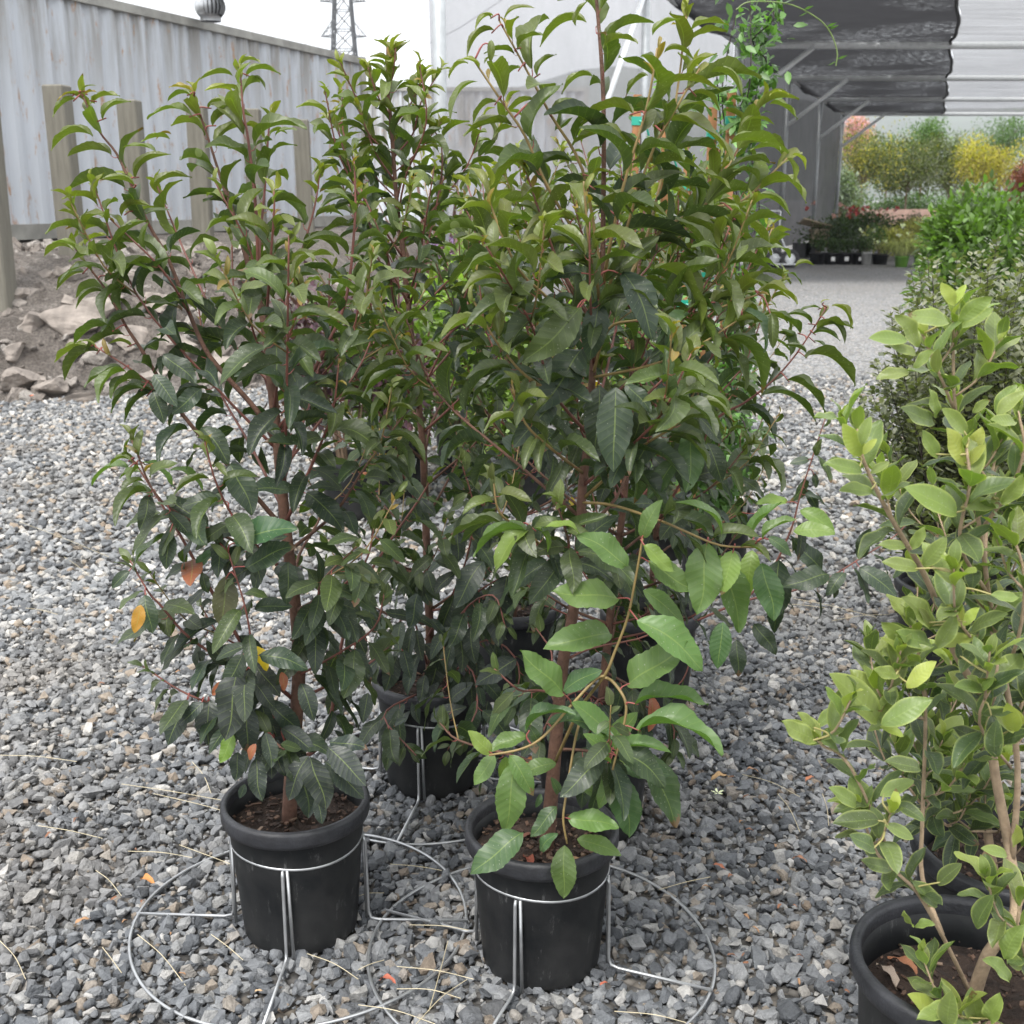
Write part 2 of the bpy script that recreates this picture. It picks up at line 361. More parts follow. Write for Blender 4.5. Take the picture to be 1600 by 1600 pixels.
# rocks and broken slabs on the bank
M['rock'] = simple('broken rock', (.235, .205, .18), .92, .45, 7, bmp=1.)
rockspec = [(35, 590, 62, .45, 'flat pale slab of broken concrete at the foot of the bank', 'rock'), (82, 604, 50, .5, 'pointed pale rock beside the flat slab', 'rock'), (120, 625, 70, .25, 'low flat stone where bank meets gravel', 'rock'), (60, 500, 55, .55, 'tan rock half buried in the bank', 'rock'), (150, 478, 80, .5, 'broad rock bedded high in the bank', 'rock'), (30, 455, 40, .5, 'small rock near the top of the bank', 'rock'), (110, 470, 36, .5, 'small angular rock beside the broad rock', 'rock'), (205, 520, 60, .5, 'brown rock showing between the branches', 'rock'), (350, 575, 70, .6, 'pale boulder behind the laurel trunk', 'rock'), (20, 545, 42, .5, 'small dark rock above the flat slab', 'rock'), (245, 470, 46, .5, 'rock on the bank behind red stems', 'rock'), (120, 540, 40, .5, 'knobbly rock mid slope of the bank', 'rock'), (180, 440, 52, .45, 'flat rock close under the wooden posts', 'rock'), (405, 565, 48, .5, 'grey boulder at the right end of the bank', 'rock'), (70, 430, 30, .5, 'fist sized rock on top of the bank', 'rock'), (110, 505, 75, .5, 'layered brown rock in the middle of the bank', 'rock'), (280, 540, 70, .5, 'rock behind the curved laurel branch', 'rock'), (230, 590, 60, .4, 'flattish rock low behind the laurel leaves', 'rock')]
from mathutils import noise as mnoise
def rock(u, v, wpx, flat, label, cat, i):
    p = bank_pt(u, v); W = wpx * 1.2 * p.y / FPX; bm = bmesh.new(); r = np.random.default_rng(500 + i)
    bmesh.ops.create_icosphere(bm, subdivisions=4, radius=1.); cuts = []
    for k in range(11):
        d = r.normal(size=3); d /= np.linalg.norm(d); cuts.append((V(d), r.uniform(.38, .72)))
    for q in bm.verts:
        c = q.co.copy()
        for d, h_ in cuts:
            k = c.dot(d)
            if k > h_: c -= d * (k - h_)
        c *= 1 + .10 * mnoise.fractal(c * 2.2 + V((i * 7, 0, 0)), 1., 2., 5)
        q.co = (c.x * .66 * W, c.y * .5 * W, c.z * flat * .72 * W)
    me = bpy.data.meshes.new('rock'); bm.to_mesh(me); bm.free(); me.materials.append(M['rock'])
    o = link('rock', me); o.location = p - V((0, 0, W * flat * .12)); o.rotation_euler = (r.uniform(-.25, .25), r.uniform(-.25, .25), r.uniform(0, 3)); tag(o, label, cat, 'rocks on the dirt bank')
for i, s_ in enumerate(rockspec): rock(*s_, i)

rp = jitter_grid(-9, -.8, 7.6, 11.4, .10, lambda x, y: (bank_h(x, y) > .03) & (rng.uniform(0, 1, len(x)) < .75)); nr_ = len(rp)
me = bpy.data.meshes.new('rubble_points'); me.vertices.add(nr_); me.vertices.foreach_set('co', np.column_stack([rp, bank_h(rp[:, 0], rp[:, 1]) - .02]).ravel().astype(np.float32))
a = me.attributes.new('rot', 'FLOAT_VECTOR', 'POINT'); a.data.foreach_set('vector', np.column_stack([rng.normal(0, .6, nr_), rng.normal(0, .6, nr_), rng.uniform(0, 6.28, nr_)]).ravel().astype(np.float32))
a = me.attributes.new('size', 'FLOAT', 'POINT'); a.data.foreach_set('value', np.clip(rng.lognormal(math.log(.075), .55, nr_), .03, .26).astype(np.float32))
M['rubble'] = None; mm, n = nodes('rubble stone'); oi_ = N(n, 'ShaderNodeObjectInfo'); cc_ = ramp(n, oi_.outputs['Random'], [(0, (.17, .145, .125)), (.5, (.25, .22, .195)), (1, (.36, .33, .30))]); cc_ = mixc(n, 1., cc_, ramp(n, noise(n, 3., 6, coords(n), .7), [(.3, (.65, .65, .65)), (.7, (1.2, 1.2, 1.2))]), 'MULTIPLY'); M['rubble'] = finish(mm, n, cc_, .92, bump(n, noise(n, 6, 5, coords(n)), .6, .1))
rcoll = bpy.data.collections.new('rubble_templates')
for i in range(9):
    mq = stone_mesh(40 + i, 14); mq.materials.append(M['rubble']); rcoll.objects.link(bpy.data.objects.new('rubble_template', mq))
ro = link('rubble', me); tag(ro, 'loose broken rubble strewn over the dirt bank', 'rubble', kind='stuff'); ng2 = ng.copy()
for nd in ng2.nodes:
    if nd.bl_idname == 'GeometryNodeCollectionInfo': nd.inputs['Collection'].default_value = rcoll
ro.modifiers.new('scatter', 'NODES').node_group = ng2

# ------------------------------------------------------------------ CONTAINER, POSTS, VENT, PYLON
AX = V((math.sin(R(20.5)), math.cos(R(20.5)), 0)); NX = V((math.cos(R(20.5)), -math.sin(R(20.5)), 0))   # NX faces the yard
def cont_mat(name, c):
    m, n = nodes(name); vec = coords(n); st = noise(n, 1.4, 6, coords(n, 'Object', (4.5, 4.5, .4)), .62)
    sx = N(n, 'ShaderNodeSeparateXYZ'); n.links.new(vec, sx.inputs[0])
    cc = mixc(n, math_(n, 'MULTIPLY', noise(n, 1.1, 5, vec), .5), c, tuple(x * .82 for x in c))
    up = N(n, 'ShaderNodeMapRange'); up.inputs[1].default_value = 1.2; up.inputs[2].default_value = 2.6; n.links.new(sx.outputs[2], up.inputs[0])
    dirt = math_(n, 'MULTIPLY', ramp(n, st, [(.40, (0, 0, 0)), (.60, (1, 1, 1))]), math_(n, 'ADD', math_(n, 'MULTIPLY', up.outputs[0], .8), .03))
    cc = mixc(n, dirt, cc, (.17, .15, .115))
    rs = noise(n, 3.4, 7, coords(n, 'Object', (2.6, 2.6, .9)), .72)
    cc = mixc(n, ramp(n, rs, [(.575, (0, 0, 0)), (.66, (.9, .9, .9))]), cc, (.36, .20, .10))
    lo = N(n, 'ShaderNodeMapRange'); lo.inputs[1].default_value = .5; lo.inputs[2].default_value = .1; n.links.new(sx.outputs[2], lo.inputs[0])
    r2 = noise(n, 2.6, 5, coords(n, 'Object', (4, 4, 1.2)), .7)
    cc = mixc(n, math_(n, 'MULTIPLY', ramp(n, r2, [(.55, (0, 0, 0)), (.66, (1, 1, 1))]), math_(n, 'MULTIPLY', lo.outputs[0], .8)), cc, (.38, .18, .07))
    return finish(m, n, cc, .55, bump(n, noise(n, 18, 4, vec), .1, .01))
M['cont'] = cont_mat('painted container steel', (.50, .53, .57))
M['rail'] = simple('container rail', (.27, .265, .24), .6, .3, 4, bmp=.2)
def container(foot, L0, L1, ht, ax, nx, label, wd=2.44):
    e = empty('shipping_container', foot, label, 'container')
    b = MB(); pr = [(0, 0), (.07, 0), (.105, -.048), (.176, -.048), (.211, 0)]; pitch = .278; x = L0; line = []
    while x < L1:
        for q, d in pr[:4]: line.append((x + q, d))
        x += pitch
    line.append((x, 0)); n = len(line)
    vs_ = []
    for z in (.16, .9, 1.7, ht - .10):
        for q, d in line: p = ax * q + nx * d; vs_.append((p.x, p.y, z))
    b.add(vs_, [(r_ * n + i, r_ * n + i + 1, (r_ + 1) * n + i + 1, (r_ + 1) * n + i) for r_ in range(3) for i in range(n - 1)])
    b.obj('side_wall', M['cont'], e)
    rot = Matrix.Rotation(math.atan2(ax.y, ax.x), 3, 'Z'); Lc = (L0 + L1) / 2; LL = L1 - L0 + .2
    def rail(name, z, hh, dd, off):
        q = MB(); q.box(ax * Lc + nx * off + V((0, 0, z)), (LL, dd, hh), rot); return q.obj(name, M['rail'], e)
    rail('top_rail', ht - .05, .10, .10, -.012); rail('bottom_rail', .08, .16, .09, -.01)
    q = MB(); q.box(ax * Lc - nx * (wd / 2 + .07) + V((0, 0, ht / 2)), (LL - .04, wd, ht - .04), rot); q.obj('body', M['cont'], e)
    for s in (L0 - .06, L1 + .1):
        q = MB(); q.box(ax * s - nx * .02 + V((0, 0, ht / 2)), (.14, .14, ht + .02), rot); q.obj('corner_post', M['rail'], e)
    return e
c0 = atY(118, 371, 13.7); cz = c0.z
container(V((c0.x, c0.y, cz)), -5.2, 7.0, 2.62, AX, NX, 'long pale corrugated shipping container with rust streaks behind the wooden posts')
p2 = atY(560, 330, 34.)
container(V((p2.x, p2.y, .4)), -1, 6.2, atY(660, 136, 34).z - .4, V((1, 0.02, 0)), V((0, -1, 0)), 'farther grey container seen past the steel corner post')
for i, s in enumerate((0, .85, 1.75, 2.7, 3.68, 4.68)):
    b_ = atZ(-4, 405, .95); p = V((b_.x, b_.y, 0)) + AX * s; z0 = float(bank_h(p.x, p.y)) - .15
    q = MB(); q.box((0, 0, (2.25 + .03 * math.sin(i * 2) - z0) / 2), (.175, .175, 2.25 + .03 * math.sin(i * 2) - z0))
    o = q.obj('wooden_post', M['wood_post']); o.location = (p.x, p.y, z0); o.rotation_euler = (.01 * math.sin(i), .012 * math.cos(i * 2), R(-8 + 3 * i))
    bv = o.modifiers.new('b', 'BEVEL'); bv.width = .012; bv.segments = 1
    tag(o, ('weathered timber post, %s of its row from the pylon end' % ('sixth', 'fifth', 'fourth', 'third', 'second', 'first')[i]), 'post', 'timber posts along the bank')
# turbine vent
tv = atY(328, 10, 16.0); ztop = cz + 2.60
M['ventm'] = simple('vent aluminium', (.42, .43, .44), .35, .2, 20, metal=.7); M['ventd'] = simple('vent core', (.03, .03, .032), .8, .1, 5)
e = empty('roof_turbine_vent', V((tv.x, tv.y, ztop)), 'round finned turbine vent on the container roof', 'vent')
zc = max(tv.z - ztop, .1); q = MB(); q.lathe([(.13, -.02), (.13, zc - .1), (.16, zc - .1)], 20); q.obj('neck', M['ventm'], e, True)
q = MB(); q.lathe([(.0, zc + .19), (.08, zc + .18), (.085, zc + .165), (.0, zc + .16)], 20); q.obj('cap', M['ventm'], e, True)
q = MB(); q.lathe([(0, zc - .14), (.1, zc - .1), (.14, zc), (.1, zc + .11), (0, zc + .15)], 16); q.obj('core', M['ventd'], e, True)
for k in range(22):
    a0 = 2 * math.pi * k / 22; q = MB(); a_ = []; b_ = []
    for t in range(9):
        ph = -1.05 + 2.2 * t / 8; r_ = .195 * math.cos(ph); z = zc + .175 * math.sin(ph)
        a_.append((r_ * math.cos(a0), r_ * math.sin(a0), z)); b_.append((r_ * .88 * math.cos(a0 + .19), r_ * .88 * math.sin(a0 + .19), z))
    q.add(a_ + b_, [(i, i + 1, i + 10, i + 9) for i in range(8)]); q.obj('fin', M['ventm'], e, True)
# pylon
M['lattice'] = simple('pylon steel', (.07, .072, .075), .6, .1, 1)
py = atY(540, 140, 150.); e = empty('power_pylon', V((py.x, py.y, 0)), 'grey lattice power pylon rising behind the container', 'pylon')
def pz(v): return atY(540, v, 150.).z
k_ = 150 / 1914.; ztop_ = pz(-110)
def hw(z): return max(.5, 2.0 * (1 - z / ztop_) + .4)
for sx, sy in ((-1, -1), (1, -1), (1, 1), (-1, 1)):
    q = MB(); q.tube([(sx * hw(0), sy * hw(0), 0), (sx * hw(ztop_), sy * hw(ztop_), ztop_)], .14, 4); q.obj('leg', M['lattice'], e)
q = MB(); zs = np.linspace(1, ztop_, 15)
for i in range(14):
    for (ax_, ay_), (bx_, by_) in (((-1, -1), (1, -1)), ((1, -1), (1, 1)), ((1, 1), (-1, 1)), ((-1, 1), (-1, -1))):
        A = V((ax_ * hw(zs[i]), ay_ * hw(zs[i]), zs[i])); B = V((bx_ * hw(zs[i + 1]), by_ * hw(zs[i + 1]), zs[i + 1])); C_ = V((bx_ * hw(zs[i]), by_ * hw(zs[i]), zs[i])); D = V((ax_ * hw(zs[i + 1]), ay_ * hw(zs[i + 1]), zs[i + 1]))
        q.tube([A, B], .075, 3); q.tube([C_, D], .075, 3); q.tube([D, B], .07, 3)
q.obj('bracing', M['lattice'], e)
for v in (2, 57, -60):
    z = pz(v); 
    for s in (-1, 1):
        q = MB(); tip = V((s * 34 * k_, 0, z))
        for yy in (-1, 1):
            q.tube([(s * hw(z), yy * hw(z), z), tip], .07, 4); q.tube([(s * hw(z + 2), yy * hw(z + 2), z + 1.9), tip], .06, 4)
        for t in (.3, .55, .78):
            q.tube([V((s * hw(z), -hw(z), z)).lerp(tip, t), V((s * hw(z + 2), -hw(z + 2), z + 1.9)).lerp(tip, max(0, t - .15))], .04, 3)
        q.obj('cross_arm', M['lattice'], e)
for v, s in ((2, 1), (57, -1), (57, 1)):
    z = pz(v); x0 = py.x + s * 34 * k_
    pts_ = [V((x0 + s * 6 * t + 0, py.y - 20 * t + 60 * 0, z - 3.2 + 1.2 * (t - 1.2) ** 2 * .5 - .9 * t)) for t in np.linspace(0, 7, 14)]
    pts_ = [V((x0, py.y, z))] + pts_[1:]
    q = MB(); q.tube(pts_, .035, 3); tag(q.obj('power_line', M['lattice']), 'thin power line strung from the pylon', 'cable', 'power lines at the pylon')

# ------------------------------------------------------------------ HILLS
M['hill'] = simple('dry grass hill', (.075, .085, .06), .95, .35, .012, kind='Object')
def hill(prof, Y, label, mat, depth=500):
    q = MB(); n = len(prof); vs_ = []; cr = [atY(u, v, Y) for u, v in prof]
    for fr in (0, .25, .5, .75, 1.): vs_ += [(p.x * (1 - .12 * (1 - fr)), Y - depth * (1 - fr), max(0, (p.z + 1) * math.sin(fr * math.pi / 2) - 1)) for p in cr]
    vs_ += [(p.x * 1.2, Y + depth, -1) for p in cr]
    q.add(vs_, [(r_ * n + i, r_ * n + i + 1, (r_ + 1) * n + i + 1, (r_ + 1) * n + i) for r_ in range(5) for i in range(n - 1)])
    tag(q.obj('hill', mat, smooth=True), label, 'hill', kind='structure')
hill([(700, 300), (760, 175), (800, 140), (850, 126), (900, 110), (960, 104), (1040, 118), (1120, 140), (1250, 160), (1400, 172), (1600, 168), (1800, 150), (2100, 190), (2500, 300)], 1500., 'distant dry hills beyond the nursery', M['hill'])

# ------------------------------------------------------------------ SHADE HOUSE
EZ = 4.32
wl = atZ(1217, 397)                                   # foot of one wall post
def wall_pt(Y): return V((wl.x + (Y - wl.y) * math.tan(R(20.5)), Y, 0))
def cloth(name, c, tr, weave=(1, 1, 1), streak=None, trl=.35):
    m, n = nodes(name); vec = coords(n); tp = N(n, 'ShaderNodeBsdfTransparent'); df = N(n, 'ShaderNodeBsdfDiffuse'); tl = N(n, 'ShaderNodeBsdfTranslucent')
    cc = ramp(n, noise(n, 1.3, 5, vec), [(.3, tuple(x * .85 for x in c)), (.7, tuple(x * 1.12 for x in c))]); n.links.new(cc, df.inputs[0]); n.links.new(cc, tl.inputs[0])
    m1 = N(n, 'ShaderNodeMixShader'); m1.inputs[0].default_value = trl; n.links.new(df.outputs[0], m1.inputs[1]); n.links.new(tl.outputs[0], m1.inputs[2])
    f = noise(n, 3., 5, coords(n, 'Object', weave), .7)
    if streak:
        s1, lo, hi, mx_ = streak
        a_ = ramp(n, f, [(lo, (0, 0, 0)), (hi, (1, 1, 1))]); patch = ramp(n, noise(n, .5, 4, vec), [(.40, (0, 0, 0)), (.56, (1, 1, 1))])
        fac = math_(n, 'ADD', math_(n, 'MULTIPLY', math_(n, 'MULTIPLY', a_, patch), mx_), tr) if s1 else math_(n, 'ADD', math_(n, 'MULTIPLY', a_, mx_), tr)
    else: fac = math_(n, 'ADD', math_(n, 'MULTIPLY', f, .12), tr - .06)
    m2 = N(n, 'ShaderNodeMixShader'); n.links.new(fac, m2.inputs[0]); n.links.new(m1.outputs[0], m2.inputs[1]); n.links.new(tp.outputs[0], m2.inputs[2])
    o = N(n, 'ShaderNodeOutputMaterial'); n.links.new(m2.outputs[0], o.inputs[0]); return m
M['cloth_near'] = cloth('pale shade cloth', (.33, .322, .33), .36, (1, 1, 6))
M['cloth_wall'] = cloth('grey shade cloth', (.11, .108, .112), .07, (1, 1, 6), trl=.3)
M['cloth_roof'] = cloth('dark roof cloth', (.04, .039, .042), .02, (2.6, 14, 1), (True, .545, .64, .6), trl=.25)
M['cloth_worn'] = cloth('worn roof cloth', (.20, .20, .205), .07, (.08, 6., 1), (False, .36, .72, .5), trl=.45)
e = empty('shade_house', (wl.x, wl.y, 0), 'galvanised pipe shade house with dark cloth roof and wall', 'shade house')
base = V((wl.x, wl.y, 0))
PY = [11.2, 18.0, 24.9, 31.5, 38.1, 44.6]
def ln(name, a_, b_, r_=.045, n_=10):
    q = MB(); q.tube([V(a_) - base, V(b_) - base], r_, n_); return q.obj(name, M['steel'] if name in ('purlin', 'brace') else M['steelp'], e, True)
def zup(p, z): return V((p.x, p.y, z))
for Y in PY:
    p = wall_pt(Y); r_ = .062 if Y < 12 else .06
    ln('post', zup(p, 0), zup(p, EZ), r_)
    if Y > 19:
        ln('purlin', zup(p, EZ), V((p.x + 19, Y, EZ - .02)), .07)
        ln('brace', zup(p, EZ - 1.15), V((p.x + 1.45, Y - .05, EZ - .05)), .05)
        ln('brace', zup(p, EZ - 1.15), zup(wall_pt(Y + .55), EZ - .05), .035)
ln('eave_pipe', zup(wall_pt(10.9), EZ + .02), zup(wall_pt(45.5), EZ + .02), .06)
ln('brace', zup(wall_pt(16.2), 2.6), zup(wall_pt(18), EZ - .05), .04)
for X in (34., 60.):
    pass
for X_ in (18.8,):
    for Y in PY[2:]: ln('post', (wall_pt(Y).x + X_, Y, 0), (wall_pt(Y).x + X_, Y, EZ), .055)
def wallcloth(name, Y0, Y1, mat, off):
    q = MB(); ny, nz = 24, 14; vs_ = []
    for j in range(nz + 1):
        for i in range(ny + 1):
            Y = Y0 + (Y1 - Y0) * i / ny; z = .12 + (EZ + .03 - .12) * j / nz; p = wall_pt(Y) - base
            w_ = .03 * math.sin(Y * 2.1 + z) + .015 * math.sin(Y * 6 + z * 2.5)
            p = p - NX * (off + .03 + w_ * math.sin(math.pi * j / nz)); vs_.append((p.x, p.y, z))
    q.add(vs_, [(j * (ny + 1) + i, j * (ny + 1) + i + 1, (j + 1) * (ny + 1) + i + 1, (j + 1) * (ny + 1) + i) for j in range(nz) for i in range(ny)])
    return q.obj(name, mat, e, True)
wallcloth('wall_cloth', 11.25, 24.9, M['cloth_near'], .07)['label'] = 'pale see-through wall cloth'
wallcloth('wall_cloth', 24.95, 45.0, M['cloth_wall'], .07)['label'] = 'dark grey wall cloth'
def roof(name, side, mat):
    q = MB(); vs_ = []; ys_ = np.linspace(18.7, 45.2, 70); nx_ = 14
    for Y in ys_:
        xl = wall_pt(Y).x - .05
        A = atZ(1497, 2, EZ + .05); B = atZ(1474, 174, EZ + .05); t = (Y - A.y) / (B.y - A.y); xm = A.x + (B.x - A.x) * t + .05 * math.sin(Y * .95) + .012 * math.sin(Y * 3.1)
        xa, xb = (xl, xm) if side == 0 else (xm + .02, xm + 10.5)
        ph = (Y - 25.) / 6.6; sag = -.16 * abs(math.sin(math.pi * ph))
        for i in range(nx_ + 1):
            x = xa + (xb - xa) * i / nx_
            vs_.append((x - base.x, Y - base.y, EZ + .075 + sag * (1 if side == 0 else .6) + .02 * math.sin(x * 1.3 + Y * 2)))
    n_ = nx_ + 1
    q.add(vs_, [(j * n_ + i, j * n_ + i + 1, (j + 1) * n_ + i + 1, (j + 1) * n_ + i) for j in range(69) for i in range(nx_)])
    return q.obj(name, mat, e, True)
M['seam'] = simple('black seam tape', (.012, .012, .013), .7, .2, 4)
q = MB(); A_ = atZ(1497, 2, EZ + .05); B_ = atZ(1474, 174, EZ + .05)
q.tube([V((A_.x + (B_.x - A_.x) * (Y - A_.y) / (B_.y - A_.y) + .05 * math.sin(Y * .95) + .012 * math.sin(Y * 3.1) - base.x, Y - base.y, EZ + .03 - .14 * abs(math.sin(math.pi * (Y - 25.) / 6.6)))) for Y in np.linspace(18.7, 45.2, 110)], .03, 6); q.obj('seam', M['seam'], e, True)
roof('roof_cloth', 0, M['cloth_roof'])['label'] = 'dark roof cloth pricked with light'
roof('roof_cloth', 1, M['cloth_worn'])['label'] = 'worn pale streaked roof cloth'

# ------------------------------------------------------------------ POTS AND WIRE STANDS
def pot(loc, rt, rb, h, label, group='black nursery pots', n=56, soil=.05, chips=True):
    e = empty('nursery_pot', loc, label, 'pot', group)
    q = MB(); prof = [(0, .008), (rb * .95, .006), (rb, .014)]
    for t in np.linspace(.06, .86, 9): prof.append((rb + (rt * .93 - rb) * t, h * t))
    prof += [(rt * .935, h * .9), (rt * .935, h - .012), (rt * .905, h - .012), (rt * .885, h * .8), (rt * .85, h * .6)]
    q.lathe(prof, n); q.obj('body', M['pot'], e, True)
    q = MB(); q.lathe([(rt * .925, h - .034), (rt * .985, h - .032), (rt, h - .024), (rt, h - .006), (rt * .985, h), (rt * .925, h + .001), (rt * .9, h - .008), (rt * .9, h - .03)], n); q.obj('rim', M['rim'], e, True)
    zs = h - soil; q = MB(); r = np.random.default_rng(int(abs(loc[0]) * 1000) + 3); nr = 7; vs_ = [(0, 0, zs + .01)]
    for k in range(1, nr + 1):
        for j in range(20):
            rr = rt * .895 * k / nr; a_ = 2 * math.pi * j / 20; vs_.append((rr * math.cos(a_), rr * math.sin(a_), zs + (r.uniform(-.006, .01) if k < nr else -.004)))
    fs = [(0, 1 + j, 1 + (j + 1) % 20) for j in range(20)]
    for k in range(nr - 1): fs += [(1 + k * 20 + j, 1 + (k + 1) * 20 + j, 1 + (k + 1) * 20 + (j + 1) % 20, 1 + k * 20 + (j + 1) % 20) for j in range(20)]
    q.add(vs_, fs); q.obj('soil', M['soil'], e)
    if chips:
        q = MB()
        for k in range(260):
            rr = rt * .85 * math.sqrt(r.uniform()); a_ = r.uniform(0, 6.28); s_ = r.uniform(.002, .007)
            q.box((rr * math.cos(a_), rr * math.sin(a_), zs + r.uniform(.003, .012)), (s_ * r.uniform(1, 2.6), s_, s_ * .45), Matrix.Rotation(r.uniform(0, 6), 3, 'Z') @ Matrix.Rotation(r.normal() * .5, 3, 'X'))
        o = q.obj('mulch', M['mulch'], e); o['kind'] = 'stuff'
    return e
def isl(name, stops, rough=.8):
    m, n = nodes(name); g = N(n, 'ShaderNodeNewGeometry').outputs['Random Per Island']; return finish(m, n, ramp(n, g, stops), rough)
M['mulch'] = isl('bark mulch', [(0, (.025, .016, .012)), (.6, (.06, .034, .023)), (.9, (.13, .075, .05)), (1, (.24, .18, .13))])
def stand(loc, rot, label, ringz=.205, rr=.124, R_=.326):
    e = empty('wire_pot_stand', loc, label, 'stand', 'wire pot stands')
    q = MB(); q.tube([(rr * math.cos(a_), rr * math.sin(a_), ringz + .004 * math.sin(a_ * 2)) for a_ in np.linspace(0, 2 * math.pi, 49)[:-1]], .0032, 8, closed=True); q.obj('pot_ring', M['wire'], e, True)
    q = MB(); q.tube([(R_ * math.cos(a_), R_ * math.sin(a_), .020 + .004 * math.sin(a_ * 3 + rot)) for a_ in np.linspace(0, 2 * math.pi, 97)[:-1]], .0032, 8, closed=True); q.obj('base_ring', M['wire'], e, True)
    for k in range(4):
        a0 = rot + k * math.pi / 2; d = V((math.cos(a0), math.sin(a0), 0)); t_ = V((-d.y, d.x, 0))
        q = MB(); pts_ = [d * (rr + .004) + V((0, 0, ringz)), d * (rr + .008) + V((0, 0, ringz - .01)), d * (rr + .010) + V((0, 0, .04)), d * (rr + .014) + V((0, 0, .026)), d * (rr + .03) + V((0, 0, .022)), d * (R_ + .004) + V((0, 0, .024))]
        q.tube(pts_, .0032, 8)
        q.tube([d * (rr + .003) + t_ * .008 + V((0, 0, ringz)), d * (rr + .004) + t_ * .012 + V((0, 0, .018))], .0032, 8)
        q.obj('leg', M['wire'], e, True)
    return e
LA = atZ(472, 1449); LB = atZ(845, 1499); LC = atZ(676, 1222); LD = atZ(925, 1290); LE = atZ(800, 1085); LF = atZ(1012, 1098)
PT = dict(rt=.142, rb=.109, h=.285)
pot(LA, label='black nursery pot in a wire stand holding the laurel against the dirt bank', **PT)
pot(LB, label='black nursery pot in a wire stand with a light green drooping shoot over its rim', **PT)
pot(LC, label='black pot in a wire stand directly behind the two potted front laurels', **PT)
pot(LD, label='black pot tucked close behind the pot with the drooping shoot', **PT)
pot(LE, label='black pot shaded among the laurel stems at the back of the group', **PT)
pot(LF, label='black pot under the laurel branch that reaches towards the osmanthus', **PT)
stand(LA, R(-92), 'galvanised wire stand round the pot of the laurel against the dirt bank')
stand(LB, R(-112), 'galvanised wire stand round the pot with the drooping light green shoot')
stand(LC, R(-100), 'galvanised wire stand half hidden between the two front laurel pots')
GP = dict(rt=.172, rb=.138, h=.33)
def rimpt(u, v, z): p = atZ(u, v, z); return V((p.x, p.y, 0))
LG = rimpt(1520, 1500, .33); LG2 = rimpt(1588, 1318, .33); LH = atZ(1478, 1072); LH2 = atZ(1476, 985)
LG2 = LG + (LG2 - LG).normalized() * max((LG2 - LG).length, .36)
pot(LG, label='wide black pot with brown mulch holding the yellow-edged osmanthus', soil=.075, **GP)
pot(LG2, label='wide black pot shaded behind the mulch-filled osmanthus pot', soil=.06, **GP)
pot(LH, label='black pot under the fine-leaved pittosporum next to the osmanthus', **GP)
pot(LH2, label='black pot under the fine-leaved pittosporum farther from the osmanthus', **GP)

# ------------------------------------------------------------------ LEAVES
def leaf_tpl(n, arch, fold, ratio, prof, wave=0., seed=0, serr=.05, skew=.85, pet=.12, cols=2):
    """blade whose chord runs from 0 to (0,1,0), bulging to +Z; petiole reaches back from the base"""
    r = np.random.default_rng(seed); vs_ = []; uv = []
    ph = r.uniform(0, 6)
    for i in range(n + 1):
        t = i / n; s = t ** skew; y = t; z = arch * math.sin(math.pi * s); 
        dz = arch * math.pi * math.cos(math.pi * s) * skew * max(t, .02) ** (skew - 1); nrm = np.array([0, -dz, 1.]); nrm /= np.linalg.norm(nrm)
        wv = prof(t) * ratio / 2 * ((1 - serr) if i % 2 and 0 < i < n else 1.)
        fo = fold * (1 - .35 * t); side = wave * math.sin(ph + t * 5) * .5
        for k in range(-cols, cols + 1):
            u = k / cols; a_ = abs(u); lift = math.sin(fo) * a_ * wv * (.75 + .25 * a_) + wave * .10 * a_ * math.sin(t * 13 + ph + (k > 0) * 2) * ratio
            vs_.append((u * math.cos(fo) * wv + side * .12 * t, y + nrm[1] * lift, z + nrm[2] * lift)); uv.append((u, t))
    C = 2 * cols + 1; fs = [(i * C + k, i * C + k + 1, (i + 1) * C + k + 1, (i + 1) * C + k) for i in range(n) for k in range(C - 1)]; mi = [0] * len(fs)
    if pet:
        b = len(vs_); d0 = np.array([0, 1., arch * math.pi * .9]); d0 /= np.linalg.norm(d0)
        for q in range(3):
            tt = q / 2; c_ = np.array([0, .02, 0.]) * tt * 0 - d0 * pet * (1 - tt) + np.array([0, .03, 0]) * tt + np.array([0, 0, -.03 * math.sin(math.pi * tt)]); rr = .011 - .003 * tt
            for j in range(3): a_ = 2.1 * j; vs_.append(tuple(c_ + np.array([rr * math.cos(a_), 0, rr * math.sin(a_)]))); uv.append((0, 0))
        for q in range(2): fs += [(b + q * 3 + j, b + q * 3 + (j + 1) % 3, b + q * 3 + 3 + (j + 1) % 3, b + q * 3 + 3 + j) for j in range(3)]; mi += [1] * 3
    return np.array(vs_), fs, mi, uv
def tpl_mesh(name, tp, mats):
    vs_, fs, mi, uv = tp; me = bpy.data.meshes.new(name); me.from_pydata(vs_.tolist(), [], fs)
    for m in mats: me.materials.append(m)
    me.polygons.foreach_set('material_index', mi); me.polygons.foreach_set('use_smooth', [True] * len(fs))
    l = me.uv_layers.new(name='UVMap'); idx = np.zeros(len(me.loops), dtype=np.int32); me.loops.foreach_get('vertex_index', idx)
    l.data.foreach_set('uv', np.array(uv, dtype=np.float32)[idx].ravel()); me.update(); return me
def p_laurel(t): return max(.02, (math.sin(math.pi * min(1, t) ** .84) ** .74) * (1 - .06 * t)) if t < 1 else .015
def p_osm(t): return max(.03, math.sin(math.pi * t ** .95) ** .75) if t < 1 else .02
class Kind: pass
